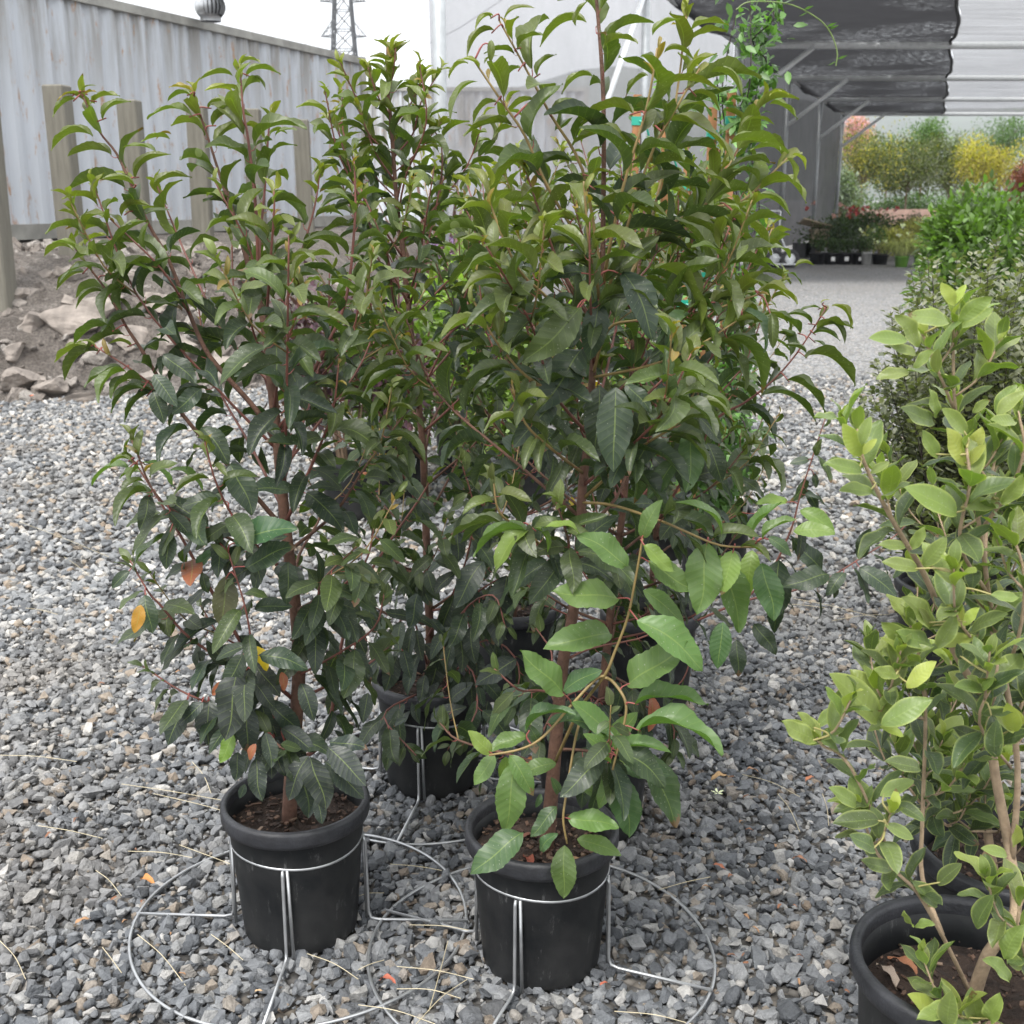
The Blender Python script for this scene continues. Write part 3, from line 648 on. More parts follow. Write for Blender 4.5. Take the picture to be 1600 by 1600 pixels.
def make_kind(name, prof, ratio, mats, mass_mat, archs, folds, serr, pet, n=18):
    K = Kind(); K.full = {}; K.low = {}; K.bare = {}; K.archs = archs; K.pet = pet; K.mass_mat = mass_mat; K.mats = mats; K.name = name
    for ai, a_ in enumerate(archs):
        for fi, f in enumerate(folds):
            K.full[ai, fi] = [tpl_mesh(name, leaf_tpl(n, a_, R(f), ratio, prof, 0.25 + .28 * s, 31 * ai + 7 * fi + s, serr, .8, pet), mats) for s in range(3)]
            K.bare[ai, fi] = [tpl_mesh(name, leaf_tpl(n, a_, R(f), ratio, prof, 0.25 + .28 * s, 31 * ai + 7 * fi + s, serr, .8, 0), mats) for s in range(3)]
            K.low[ai, fi] = leaf_tpl(8, a_, R(f), ratio, prof, .6, 5, 0, .8, pet, 1)
    return K
KL = make_kind('leaf', p_laurel, .45, [M['laurel'], M['petiole']], [M['laurel_mass'], M['petiole']], (.05, .12, .19), (8, 26, 55), .06, .15)
KO = make_kind('leaf', p_osm, .44, [M['osm'], M['petiole_g']], [M['osm_mass'], M['petiole_g']], (.03, .08, .15), (10, 24, 38), .0, .08, 12)

class Plant:
    def __init__(s, name, loc, label, cat, group, K, dia=300):
        s.e = empty(name, loc, label, cat, group); s.o = V(loc); s.K = K; s.leaves = []; s.maxl = dia; s.nodes_ = []
    def stem(s, pts, r0, r1, mat, name='branch', n=7, fine=4):
        P = catmull(pts, fine); k = len(P); q = MB()
        for i in range(k - 1): s.nodes_ += [P[i].lerp(P[i + 1], t) for t in (0, .34, .67)]
        s.nodes_.append(P[-1])
        r0 = r0 if name == 'trunk' else r0 * .72; r1 *= .85; rr = [r0 + (r1 - r0) * (i / (k - 1)) ** .8 for i in range(k)]
        q.tube([p - s.o for p in P], rr, n); o = q.obj(name, mat, s.e, True); return o, P
    def leaf(s, base, tip, nrm, ar, fo, colr, sx=1., prio=0., parent=None, at=None):
        y = tip - base; Ln = y.length
        if Ln < .004: return
        y.normalize(); z = nrm - y * nrm.dot(y)
        if z.length < 1e-4: z = y.orthogonal()
        z.normalize(); x = y.cross(z)
        if at is not None: base = at + (y + z * (s.K.archs[ar] * math.pi * .9)).normalized() * s.K.pet * Ln
        Mx = Matrix(((x.x * Ln * sx, y.x * Ln, z.x * Ln, base.x - s.o.x), (x.y * Ln * sx, y.y * Ln, z.y * Ln, base.y - s.o.y), (x.z * Ln * sx, y.z * Ln, z.z * Ln, base.z - s.o.z), (0, 0, 0, 1)))
        u, v = toPx(tip.lerp(base, .5)); vis = -40 < u < 1640 and -60 < v < 1640
        s.leaves.append((prio + Ln / max(.3, tip.y) + (.0 if vis else -9), Mx, ar, fo, colr, parent, base.copy() if prio > 4 else None, y.copy()))
    def build(s):
        L_ = sorted(s.leaves, key=lambda t: -t[0])
        for pr, Mx, ar, fo, c, par, tb, dy in L_[:s.maxl]:
            o = bpy.data.objects.new('leaf', random.choice(s.K.bare[ar, fo] if tb else s.K.full[ar, fo])); col.objects.link(o); o.parent = par or s.e; o.matrix_basis = Mx; o.color = (*c, 1)
            if tb and s.nodes_:
                q = min(s.nodes_, key=lambda k: (k - tb).length_squared)
                if .004 < (q - tb).length < .042:
                    w_ = MB(); mid_ = (q + tb) / 2 - dy * .004 + V((0, 0, .004)); w_.tube([p - s.o for p in catmull([q, mid_, tb + dy * .006], 3)], [.0016] * 3 + [.0012] * 4, 5); w_.obj('petiole', s.K.mats[1], s.e, True)
        rest = L_[s.maxl:]
        if rest:
            vs_ = []; fs = []; mi = []; cs = []; uvs = []; n0 = 0
            for pr, Mx, ar, fo, c, par, tb, dy in rest:
                tv_, tf, tm, tu = s.K.low[ar, fo]; m_ = np.array(Mx); vs_.append(tv_ @ m_[:3, :3].T + m_[:3, 3])
                fs += [tuple(i + n0 for i in f) for f in tf]; mi += tm; n0 += len(tv_); cs += [(*c, 1)] * len(tv_); uvs += tu
            me = bpy.data.meshes.new('foliage'); me.from_pydata(np.concatenate(vs_).tolist(), [], fs)
            for m in s.K.mass_mat: me.materials.append(m)
            me.polygons.foreach_set('material_index', mi); me.polygons.foreach_set('use_smooth', [True] * len(fs))
            a_ = me.color_attributes.new('col', 'FLOAT_COLOR', 'POINT'); a_.data.foreach_set('color', np.array(cs, dtype=np.float32).ravel())
            l = me.uv_layers.new(name='UVMap'); idx = np.zeros(len(me.loops), dtype=np.int32); me.loops.foreach_get('vertex_index', idx); l.data.foreach_set('uv', np.array(uvs, dtype=np.float32)[idx].ravel())
            link('foliage', me, s.e)['kind'] = 'stuff'

def lerp3(a_, b_, t): return tuple(a_[i] + (b_[i] - a_[i]) * t for i in range(3))
C_TIP = (.20, .215, .04); C_YOUNG = (.118, .142, .032); C_MID = (.064, .088, .026); C_OLD = (.033, .052, .030); C_DARK = (.031, .043, .036)
C_FRESH = (.098, .165, .046); C_BRONZE = (.21, .15, .035); C_YEL = (.52, .36, .02); C_RED = (.30, .10, .05)
def jit(c, a_=.16):
    k = random.uniform(1 - a_, 1 + a_); return tuple(max(.004, x * k * random.uniform(.94, 1.06)) for x in c)
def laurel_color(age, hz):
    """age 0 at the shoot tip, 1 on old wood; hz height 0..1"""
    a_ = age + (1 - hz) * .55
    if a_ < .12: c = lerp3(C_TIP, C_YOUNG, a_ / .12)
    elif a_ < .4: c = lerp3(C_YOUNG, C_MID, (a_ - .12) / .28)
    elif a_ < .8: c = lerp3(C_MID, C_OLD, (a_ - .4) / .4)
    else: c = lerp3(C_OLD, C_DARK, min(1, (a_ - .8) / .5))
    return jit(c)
def dress(P, path, t0, spacing, Lmax, hz0, hz1, axis, droop=None, dens=1., tipcluster=True, branch=None):
    """set leaves along a stem: alternate, arching out; hanging on low old wood"""
    D = [0.]
    for i in range(1, len(path)): D.append(D[-1] + (path[i] - path[i - 1]).length)
    tot = D[-1]; s = tot * t0; az = random.uniform(0, 6.28); i = 0
    while s < tot:
        while i < len(D) - 2 and D[i + 1] < s: i += 1
        f = (s - D[i]) / max(1e-6, D[i + 1] - D[i]); p = path[i].lerp(path[i + 1], f); T = (path[i + 1] - path[i]).normalized()
        fromtip = (tot - s)
        hz = min(1, max(0, (p.z - hz0) / (hz1 - hz0))); age = min(1, fromtip / .42)
        az += 2.4 + random.uniform(-.3, .3); x = T.orthogonal().normalized(); y = T.cross(x); Dv = x * math.cos(az) + y * math.sin(az)
        out_ = V((p.x - axis.x, p.y - axis.y, 0)); out_ = out_.normalized() if out_.length > .02 else V((Dv.x, Dv.y, 0))
        Ln = Lmax * (.32 + .68 * min(1, fromtip / .10)) * random.uniform(.62, 1.16)
        dr = droop if droop is not None else (.0 + 1.35 * (1 - hz) ** 1.3 + .5 * age * (1 - hz * .7))
        dr *= random.uniform(.6, 1.4)
        op = .62 + .3 * random.random()
        d = T * math.cos(op * 1.5) + Dv * math.sin(op * 1.5) + out_ * .25 + V((0, 0, -dr)); d.normalize()
        if fromtip < .035: d = (T * 1.1 + Dv * .7).normalized()
        bs = p + (Dv * .5 + d * .5) * Ln * .14; tip = bs + d * Ln
        nrm = V((0, 0, 1)) + out_ * (.35 + .5 * min(1, dr)) + V((random.gauss(0, .25), random.gauss(0, .25), 0))
        up = hz > .5 and dr < .9
        ar = random.choice((1, 2, 2)) if up else random.choice((0, 1, 1)); fo = 2 if up and random.random() < .8 else 1 if up else random.choice((0, 0, 1))
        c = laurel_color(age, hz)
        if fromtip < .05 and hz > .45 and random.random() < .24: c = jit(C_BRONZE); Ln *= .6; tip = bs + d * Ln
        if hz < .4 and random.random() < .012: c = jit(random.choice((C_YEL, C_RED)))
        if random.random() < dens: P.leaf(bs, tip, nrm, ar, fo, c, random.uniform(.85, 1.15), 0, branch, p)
        s += spacing * random.uniform(.75, 1.25) * (.55 if fromtip < .06 else 1.)
def px_path(L_, Y, dy=0.):
    """pixel polyline [(u,v[,dY])] from tip to root or root to tip at the plant's distance"""
    return [atY(q[0], q[1], Y + (q[2] if len(q) > 2 else dy)) for q in L_]
def auto_branches(P, trunk, n, z0, z1, rad, hz0, hz1, seed, Lmax=.10, spacing=.03, t0=.25, bias=None, rise=.75):
    rr = random.Random(seed); az = rr.uniform(0, 6.28)
    zt = [p.z for p in trunk]
    for k in range(n):
        f = (k + .5) / n; z = z0 + (z1 - z0) * f ** .9; az += 2.4 + rr.uniform(-.35, .35)
        j = min(range(len(trunk)), key=lambda q: abs(trunk[q].z - z)); p = trunk[j]
        env = rad * math.sin(math.pi * min(.97, (.18 + .72 * f))) ** .7 * rr.uniform(.75, 1.12)
        if bias: env *= 1 + bias[1] * math.cos(az - bias[0])
        d = V((math.cos(az), math.sin(az), 0)); up = rise * (.55 + .75 * f) * rr.uniform(.8, 1.25)
        pts_ = [p, p + d * env * .35 + V((0, 0, env * up * .42)), p + d * env * .72 + V((rr.gauss(0, .02), rr.gauss(0, .02), env * up * .95)), p + d * env * (.98 - .1 * f) + V((0, 0, env * up * 1.55))]
        o, path = P.stem(pts_, .0048 * (1.3 - f * .6), .0016, M['redshoot'] if f > .35 else M['bark'], n=5, fine=4)
        dress(P, path, t0, spacing, Lmax * (1 - .1 * f), hz0, hz1, trunk[0], branch=o)
        if env > .2 and rr.random() < .75:      # a side twig
            q = path[len(path) * 2 // 3]; a2 = az + rr.choice((-1, 1)) * rr.uniform(.6, 1.1); d2 = V((math.cos(a2), math.sin(a2), 0))
            o2, path2 = P.stem([q, q + d2 * .07 + V((0, 0, .05)), q + d2 * .13 + V((0, 0, .15))], .0022, .0013, M['shoot'], 'twig', 5, 3)
            dress(P, path2, .15, spacing * .9, Lmax * .9, hz0, hz1, trunk[0], branch=o2)
def traced(P, ox, oy, k, rows, Y, style, colr, sx=1.):
    """leaf blades read off one by one: base px -> tip px, in a crop at (ox,oy) magnified k times"""
    for r_ in rows:
        u0, v0, u1, v1 = ox + r_[0] / k, oy + r_[1] / k, ox + r_[2] / k, oy + r_[3] / k
        y0 = Y + random.uniform(-.05, .05); Lp = math.hypot(u1 - u0, v1 - v0) * Y / FPX
        b = atY(u0, v0, y0); vd = (b - V((0, 0, CAMH))).normalized()
        if style == 'arch':
            y1 = y0 + random.uniform(-.35, .3) * Lp; t = atY(u1, v1, y1); n_ = V((0, 0, 1)) - vd * random.uniform(-.05, .35); ar, fo = random.choice((1, 2, 2)), random.choice((1, 2, 2))
        else:
            y1 = y0 - random.uniform(.05, .4) * Lp; t = atY(u1, v1, y1); n_ = -vd * .9 + V((random.gauss(0, .22), 0, .75)); ar, fo = random.choice((0, 0, 1)), random.choice((0, 0, 1))
        c = r_[4] if len(r_) > 4 else colr
        P.leaf(b, t, n_, ar, fo, jit(c, .13), sx * random.uniform(.92, 1.1), 5)

LG_ = 'potted laurels on the gravel'
# ---- laurel A
YA = LA.y
A = Plant('laurel_shrub', LA, 'dark laurel with a straight trunk and arching red-stemmed shoots before the container', 'shrub', LG_, KL)
o, trA = A.stem(px_path([(452, 1290), (455, 1215), (467, 1055), (462, 955), (447, 830), (435, 705), (422, 575), (410, 485), (395, 440)], YA), .0155, .0075, M['bark'], 'trunk', 10)
sA = [([(395, 440), (380, 385), (357, 312), (347, 285), (325, 215), (303, 150)], .0075, .3, .030), ([(405, 470), (400, 330, -.03), (388, 220, -.04), (380, 172, -.04), (375, 103, -.04)], .005, .62, .03),
 ([(430, 690), (400, 640, -.02), (330, 560, -.02), (300, 500), (265, 410), (232, 350), (210, 300), (182, 240), (155, 205), (127, 145)], .0075, .35, .045), ([(295, 490), (270, 445, -.05), (245, 412, -.07), (207, 375, -.08), (172, 342, -.08)], .003, .3, .045),
 ([(447, 830), (355, 725, -.05), (287, 650, -.07), (220, 545, -.08), (197, 510, -.08), (170, 460, -.08), (145, 425, -.08), (117, 387, -.08)], .007, .28, .05), ([(287, 650, -.07), (235, 600, -.1), (197, 572, -.12), (150, 542, -.13)], .003, .3, .06),
 ([(455, 1090), (400, 1040, -.05), (340, 940, -.08), (302, 872, -.1), (275, 825, -.1), (255, 792, -.1), (232, 755, -.1), (205, 715, -.1)], .006, .2, .03), ([(455, 1150), (390, 1060, -.06), (300, 1000, -.1), (252, 947, -.12), (232, 925, -.12), (203, 875, -.12)], .005, .25, .03),
 ([(455, 1160), (400, 1080, -.12), (395, 1030, -.16), (390, 985, -.17), (382, 945, -.18), (370, 905, -.18), (357, 863, -.18)], .004, .15, .032), ([(455, 1200), (420, 1140, -.1), (330, 1100, -.13), (280, 1078, -.14), (225, 1042, -.14)], .004, .3, .03),
 ([(432, 690), (500, 560, .02), (540, 470, .03), (554, 352, .03), (555, 290, .03), (553, 250, .03)], .006, .35, .028), ([(415, 520), (421, 430, -.1), (428, 335, -.13), (428, 298, -.13)], .004, .25, .028), ([(408, 470), (405, 400, .04), (415, 280, .06), (419, 215, .06), (423, 178, .06)], .004, .4, .028),
 ([(428, 640), (440, 560, -.1), (470, 470, -.15), (465, 430, -.16)], .004, .3, .028), ([(460, 1190), (510, 1147, .03), (542, 967, .06), (592, 872, .08), (655, 780, .1), (675, 745, .1)], .0065, .2, .03),
 ([(445, 820), (490, 720, -.08), (520, 640, -.12), (530, 560, -.13)], .005, .2, .028), ([(440, 760), (480, 640, .12), (510, 520, .2), (515, 420, .22)], .005, .2, .03), ([(425, 600), (350, 520, .12), (300, 420, .2), (262, 330, .24), (245, 290, .24)], .005, .25, .03), ([(420, 560), (460, 430, .1), (490, 330, .14), (500, 270, .15)], .005, .3, .03),
 ([(455, 1000), (520, 930, -.1), (570, 880, -.14), (585, 820, -.14)], .004, .15, .028), ([(450, 900), (380, 830, -.14), (340, 760, -.2), (320, 690, -.22)], .004, .2, .028), ([(458, 1060), (530, 1020, -.05), (585, 980, -.08), (600, 930, -.08)], .004, .2, .028)]
for pl, r0, t0, sp_ in sA:
    o, path = A.stem(px_path(pl, YA), r0, .0016, M['redshoot'] if r0 < .007 else M['bark'], n=6)
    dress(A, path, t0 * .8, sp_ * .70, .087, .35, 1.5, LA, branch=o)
auto_branches(A, trA, 11, .62, 1.12, .36, .35, 1.5, 11, .087, .02)
auto_branches(A, trA, 4, .40, .62, .24, .35, 1.5, 71, .095, .026, .3, None, .35)
traced(A, 60, 60, 4, [(340, 610, 80, 700), (235, 380, 90, 490), (345, 400, 510, 360, C_YOUNG), (405, 510, 580, 395), (270, 340, 365, 295, C_YOUNG), (230, 355, 120, 390, C_BRONZE), (290, 355, 365, 335, C_BRONZE), (965, 490, 675, 505), (1215, 235, 1005, 260), (1300, 240, 1515, 225), (1265, 170, 1390, 150, C_YOUNG), (1330, 245, 1420, 320), (965, 340, 815, 305, C_BRONZE), (1215, 335, 1035, 330, C_TIP), (950, 350, 805, 395), (1090, 550, 1340, 490), (1060, 440, 1230, 420), (740, 715, 525, 680), (610, 880, 830, 725), (600, 920, 380, 890, C_YOUNG), (595, 880, 450, 840, C_TIP), (730, 950, 960, 870), (450, 1200, 210, 1260, C_YOUNG), (220, 1325, 35, 1365, C_YOUNG), (290, 1290, 440, 1230, C_TIP), (320, 1360, 540, 1290), (440, 1490, 730, 1450, C_MID), (285, 1465, 115, 1575), (410, 1545, 240, 1620), (520, 1110, 700, 1050), (600, 1160, 820, 1070, C_MID), (450, 1130, 365, 1100, C_TIP), (820, 630, 640, 650, C_YOUNG), (830, 600, 735, 635, C_BRONZE), (1480, 610, 1620, 570)], YA, 'arch', lerp3(C_YOUNG, C_MID, .45), 1.05)
traced(A, 80, 400, 4, [(215, 100, 35, 215), (365, 130, 640, 95), (325, 225, 155, 330), (490, 360, 410, 260), (500, 370, 820, 335), (400, 465, 140, 560), (230, 580, 25, 665, C_YOUNG), (300, 600, 85, 780), (450, 715, 205, 820), (490, 780, 370, 890, C_YOUNG), (580, 830, 375, 980), (610, 860, 460, 1040), (500, 570, 355, 550, C_YOUNG), (500, 1280, 365, 1310, C_YOUNG), (490, 1330, 250, 1440, C_FRESH), (570, 1290, 770, 1440, C_FRESH), (745, 1340, 950, 1460, C_FRESH)], YA - .07, 'arch', C_MID, 1.0)
traced(A, 80, 400, 4, [(1400, 500, 1415, 820), (1500, 720, 1600, 960), (1130, 1300, 1270, 1600), (940, 1070, 1120, 1300), (640, 740, 790, 940), (640, 850, 700, 1050), (940, 830, 760, 1000), (700, 620, 910, 800)], YA - .12, 'face', C_OLD, 1.1)
traced(A, 140, 680, 4, [(370, 370, 325, 600), (500, 600, 480, 840), (500, 480, 640, 650, C_OLD), (905, 670, 1300, 575, (.05, .11, .045)), (820, 690, 760, 560), (980, 830, 1290, 690), (790, 725, 660, 860, (.05, .11, .045)), (850, 880, 830, 1200, (.10, .10, .06)), (1030, 1080, 1270, 1070), (1030, 1320, 1115, 1470, C_YEL), (345, 1000, 390, 1240), (320, 1060, 285, 1240, (.36, .20, .03)), (830, 410, 570, 450), (250, 850, 140, 960), (1240, 790, 1240, 1060), (960, 1370, 850, 1590), (880, 180, 1020, 500), (700, 860, 740, 990)], YA - .17, 'face', C_OLD, 1.12)
traced(A, 200, 1040, 4, [(1130, 565, 1000, 840), (1140, 570, 1240, 900), (1250, 510, 1490, 750), (1230, 600, 1480, 830), (1260, 480, 1500, 520), (1080, 640, 1130, 950), (1180, 830, 1220, 990), (750, 240, 740, 540), (740, 10, 730, 340), (800, 580, 830, 850), (860, 420, 900, 640), (960, 390, 1170, 540), (1080, 110, 1160, 350), (510, 210, 500, 500), (370, 220, 250, 500), (470, 230, 320, 380), (690, 20, 610, 470), (690, 540, 670, 720), (660, 430, 575, 610, (.12, .2, .03)), (800, 490, 760, 590, C_RED), (590, 100, 530, 190, C_RED), (730, 740, 700, 830), (960, 40, 980, 160, C_RED)], YA - .15, 'face', C_DARK, 1.15)
A.build()
# ---- laurel B
YB = LB.y
B = Plant('laurel_shrub', LB, 'tallest laurel with big serrated leaves and a light green shoot drooping over its pot', 'shrub', LG_, KL)
o, trB = B.stem(px_path([(852, 1340), (860, 1260), (870, 1140), (880, 1032), (895, 960), (905, 860), (910, 760), (920, 680), (927, 570), (940, 462), (942, 380), (943, 160), (932, 0), (925, -70)], YB), .0150, .0022, M['bark'], 'trunk', 10)
dress(B, trB, .72, .035, .12, .35, 1.5, LB)
sB = [([(940, 430), (935, 400), (910, 265), (862, 182), (835, 132), (805, 77), (780, 32)], .005, .5, .05), ([(935, 420), (860, 300, -.05), (820, 212, -.07), (785, 160, -.08), (741, 95, -.08)], .004, .45, .05), ([(940, 470), (950, 400, -.06), (975, 287, -.09), (1010, 170, -.1), (1027, 75, -.1)], .005, .35, .04),
 ([(945, 480), (1000, 400, .05), (1040, 250, .1), (1060, 130, .12), (1073, 20, .12)], .005, .35, .032), ([(935, 520), (935, 455, -.1), (922, 395, -.14), (915, 322, -.15), (912, 283, -.15)], .004, .4, .05), ([(945, 470), (1010, 260, -.03), (1055, 172, -.05), (1093, 107, -.05)], .004, .45, .035),
 ([(935, 490), (1022, 370, .03), (1097, 328, .05), (1157, 315, .06), (1200, 277, .06), (1230, 247, .06)], .0045, .35, .045), ([(1097, 328, .05), (1150, 240, .08), (1177, 175, .1), (1193, 150, .1)], .003, .3, .035), ([(925, 590), (950, 515, -.03), (1000, 500, -.05), (1100, 487, -.07), (1185, 460, -.08)], .004, .35, .045),
 ([(925, 590), (1000, 575, -.06), (1055, 557, -.09), (1100, 535, -.1), (1160, 495, -.1)], .004, .35, .045), ([(908, 785), (960, 790, -.08), (1035, 815, -.14), (1070, 830, -.16), (1125, 852, -.17), (1180, 855, -.17)], .004, .5, .06),
 ([(930, 550), (860, 470, -.08), (810, 420, -.12), (770, 330, -.13), (760, 290, -.13)], .004, .3, .033), ([(925, 620), (840, 600, -.1), (780, 540, -.14), (740, 470, -.15)], .004, .25, .033), ([(912, 740), (860, 700, -.12), (820, 660, -.16), (800, 600, -.16)], .004, .2, .033), ([(910, 780), (1000, 700, -.1), (1060, 660, -.14), (1090, 600, -.15)], .004, .25, .034), ([(900, 900), (820, 830, -.1), (780, 800, -.14), (770, 740, -.14)], .004, .2, .033)]
for pl, r0, t0, sp_ in sB:
    o, path = B.stem(px_path(pl, YB), r0, .0018, M['shoot'], n=6)
    dress(B, path, t0 * .85, sp_ * .72, .106, .3, 1.35, LB, branch=o)
auto_branches(B, trB, 12, .72, 1.22, .33, .3, 1.45, 23, .10, .022)
auto_branches(B, trB, 5, .36, .62, .25, .35, 1.5, 72, .095, .026, .3, None, .35)
YH = YB - .17
for pl, r0 in (([(868, 1190, .12), (905, 1110, .05), (945, 1055), (960, 1020), (980, 967), (992, 910), (1004, 842)], .0045), ([(945, 1056), (930, 1062), (890, 1105, -.02), (850, 1150, -.04), (815, 1170, -.05), (765, 1180, -.05)], .004), ([(945, 1058), (958, 1066), (975, 1090, -.02), (978, 1115, -.03), (968, 1160, -.04), (957, 1203, -.05)], .0042), ([(905, 1130, .03), (897, 1165), (885, 1240, -.03), (880, 1280, -.04), (886, 1318, -.04)], .0032)):
    B.stem(px_path(pl, YH), r0, .0022, M['shoot'], n=7)
F1 = C_FRESH; F2 = (.052, .098, .036); F3 = (.15, .23, .05)
traced(B, 0, 0, 1, [(979, 885, 902, 833), (966, 936, 862, 925), (956, 991, 850, 1017), (880, 1085, 812, 1017), (1004, 840, 1036, 781), (1005, 852, 1052, 895, F3), (1012, 877, 1085, 925), (1005, 922, 1070, 975), (995, 970, 1100, 1045), (982, 1070, 1077, 1007), (869, 1193, 808, 1215), (870, 1260, 829, 1308, F2), (817, 1301, 737, 1370, F2), (882, 1321, 879, 1403), (902, 1312, 970, 1338), (887, 1279, 967, 1293), (958, 1170, 996, 1112), (967, 1208, 984, 1307, F2), (1001, 1175, 1058, 1292, F2), (958, 1206, 937, 1265), (903, 1229, 948, 1252), (953, 1180, 911, 1147), (768, 1178, 730, 1143, F3), (955, 1150, 893, 1098), (822, 1150, 762, 1172), (773, 1180, 742, 1228), (796, 1180, 833, 1244), (803, 1190, 787, 1300), (840, 1160, 826, 1130, F2), (845, 1240, 838, 1262, F2), (872, 1240, 860, 1215, F2), (790, 1182, 788, 1225, F3), (960, 1193, 1048, 1210, F2), (880, 1080, 940, 1045, F2), (845, 1330, 870, 1300, F2)], YH, 'face', F1, 1.08)
traced(B, 0, 0, 1, [(992, 1101, 1107, 1100), (995, 1141, 1131, 1175), (857, 1133, 960, 1157, F2), (822, 1143, 900, 1114, F2), (962, 1180, 1050, 1177), (955, 1193, 917, 1188, F3), (960, 1195, 993, 1205, F3), (1127, 835, 1052, 785), (1175, 842, 1222, 786), (1191, 842, 1246, 810), (905, 835, 850, 825, F3), (830, 825, 775, 895, F3), (826, 832, 740, 870, F1), (835, 825, 855, 866, F3)], YH, 'arch', F1, 1.05)
traced(B, 0, 0, 1, [(1105, 848, 1090, 960), (1122, 868, 1157, 988), (1146, 860, 1128, 930, F3), (1176, 860, 1168, 930, F3), (1200, 840, 1236, 870, F2), (1130, 972, 1122, 1045, F2), (1190, 880, 1210, 970, F2), (1240, 830, 1305, 830, F3)], YH + .04, 'face', F1, 1.1)
BU = lerp3(C_YOUNG, C_MID, .25)
traced(B, 680, 0, 4, [(370, 190, 200, 355), (365, 100, 250, 185, C_YOUNG), (430, 130, 625, 50), (515, 310, 680, 220), (640, 480, 760, 340), (535, 425, 420, 560), (205, 395, 85, 490, C_YOUNG), (265, 510, 95, 770), (390, 640, 235, 780), (620, 625, 430, 740), (945, 140, 655, 295), (1050, 300, 1270, 270), (985, 480, 790, 590), (725, 715, 960, 680), (1240, 715, 910, 770), (1190, 890, 855, 905), (865, 1385, 540, 1520), (870, 1530, 560, 1640), (980, 1170, 1240, 1360), (1020, 1290, 1460, 1360), (960, 1110, 1155, 1110, C_TIP), (620, 980, 350, 1310), (880, 160, 960, 0), (350, 120, 290, 90, C_YOUNG), (350, 250, 350, 390), (310, 400, 395, 350)], YB - .05, 'arch', BU, 1.02)
traced(B, 960, 0, 4, [(240, 790, 750, 1000), (480, 190, 715, 155), (240, 220, 415, 120), (605, 450, 800, 610), (490, 590, 655, 690), (970, 650, 1145, 745), (790, 790, 1000, 780), (1040, 940, 850, 940, C_YOUNG), (970, 1030, 770, 1015), (1110, 970, 1195, 1060, C_TIP), (1030, 1110, 1200, 1270), (1080, 990, 1120, 1150), (870, 1250, 1100, 1350), (640, 1260, 900, 1410), (740, 1360, 980, 1600), (510, 1090, 740, 1190), (730, 900, 1090, 960), (900, 1140, 740, 1070), (400, 1410, 740, 1600), (400, 940, 470, 1110, C_OLD), (310, 330, 500, 380), (210, 470, 70, 610), (970, 600, 1090, 590, C_TIP)], YB - .03, 'arch', BU, 1.02)
traced(B, 1000, 380, 4, [(735, 310, 985, 375, C_YOUNG), (640, 410, 780, 680, F2), (540, 595, 760, 940), (330, 730, 460, 1080), (560, 670, 665, 920), (440, 370, 270, 440), (640, 300, 455, 400), (330, 440, 140, 740, F2), (900, 190, 1010, 260), (970, 150, 1090, 140, C_YOUNG), (90, 150, 390, 550, C_YOUNG), (820, 440, 830, 660)], YB - .07, 'arch', C_MID, 1.05)
traced(B, 720, 380, 4, [(860, 360, 800, 735, C_OLD), (870, 890, 850, 1300, C_OLD), (760, 660, 500, 1080, C_OLD), (750, 400, 400, 760, C_MID), (1010, 180, 1210, 600, C_OLD), (700, 430, 690, 660, C_OLD), (970, 900, 960, 1430, C_OLD), (1310, 1110, 1070, 1420, C_OLD), (1440, 1160, 1410, 1560, F2), (1350, 1350, 1170, 1600, F2), (1030, 880, 1190, 1060, C_OLD), (960, 1120, 990, 1290, (.26, .24, .03)), (760, 180, 530, 240, C_OLD)], YB - .1, 'face', C_OLD, 1.05)
B.build()
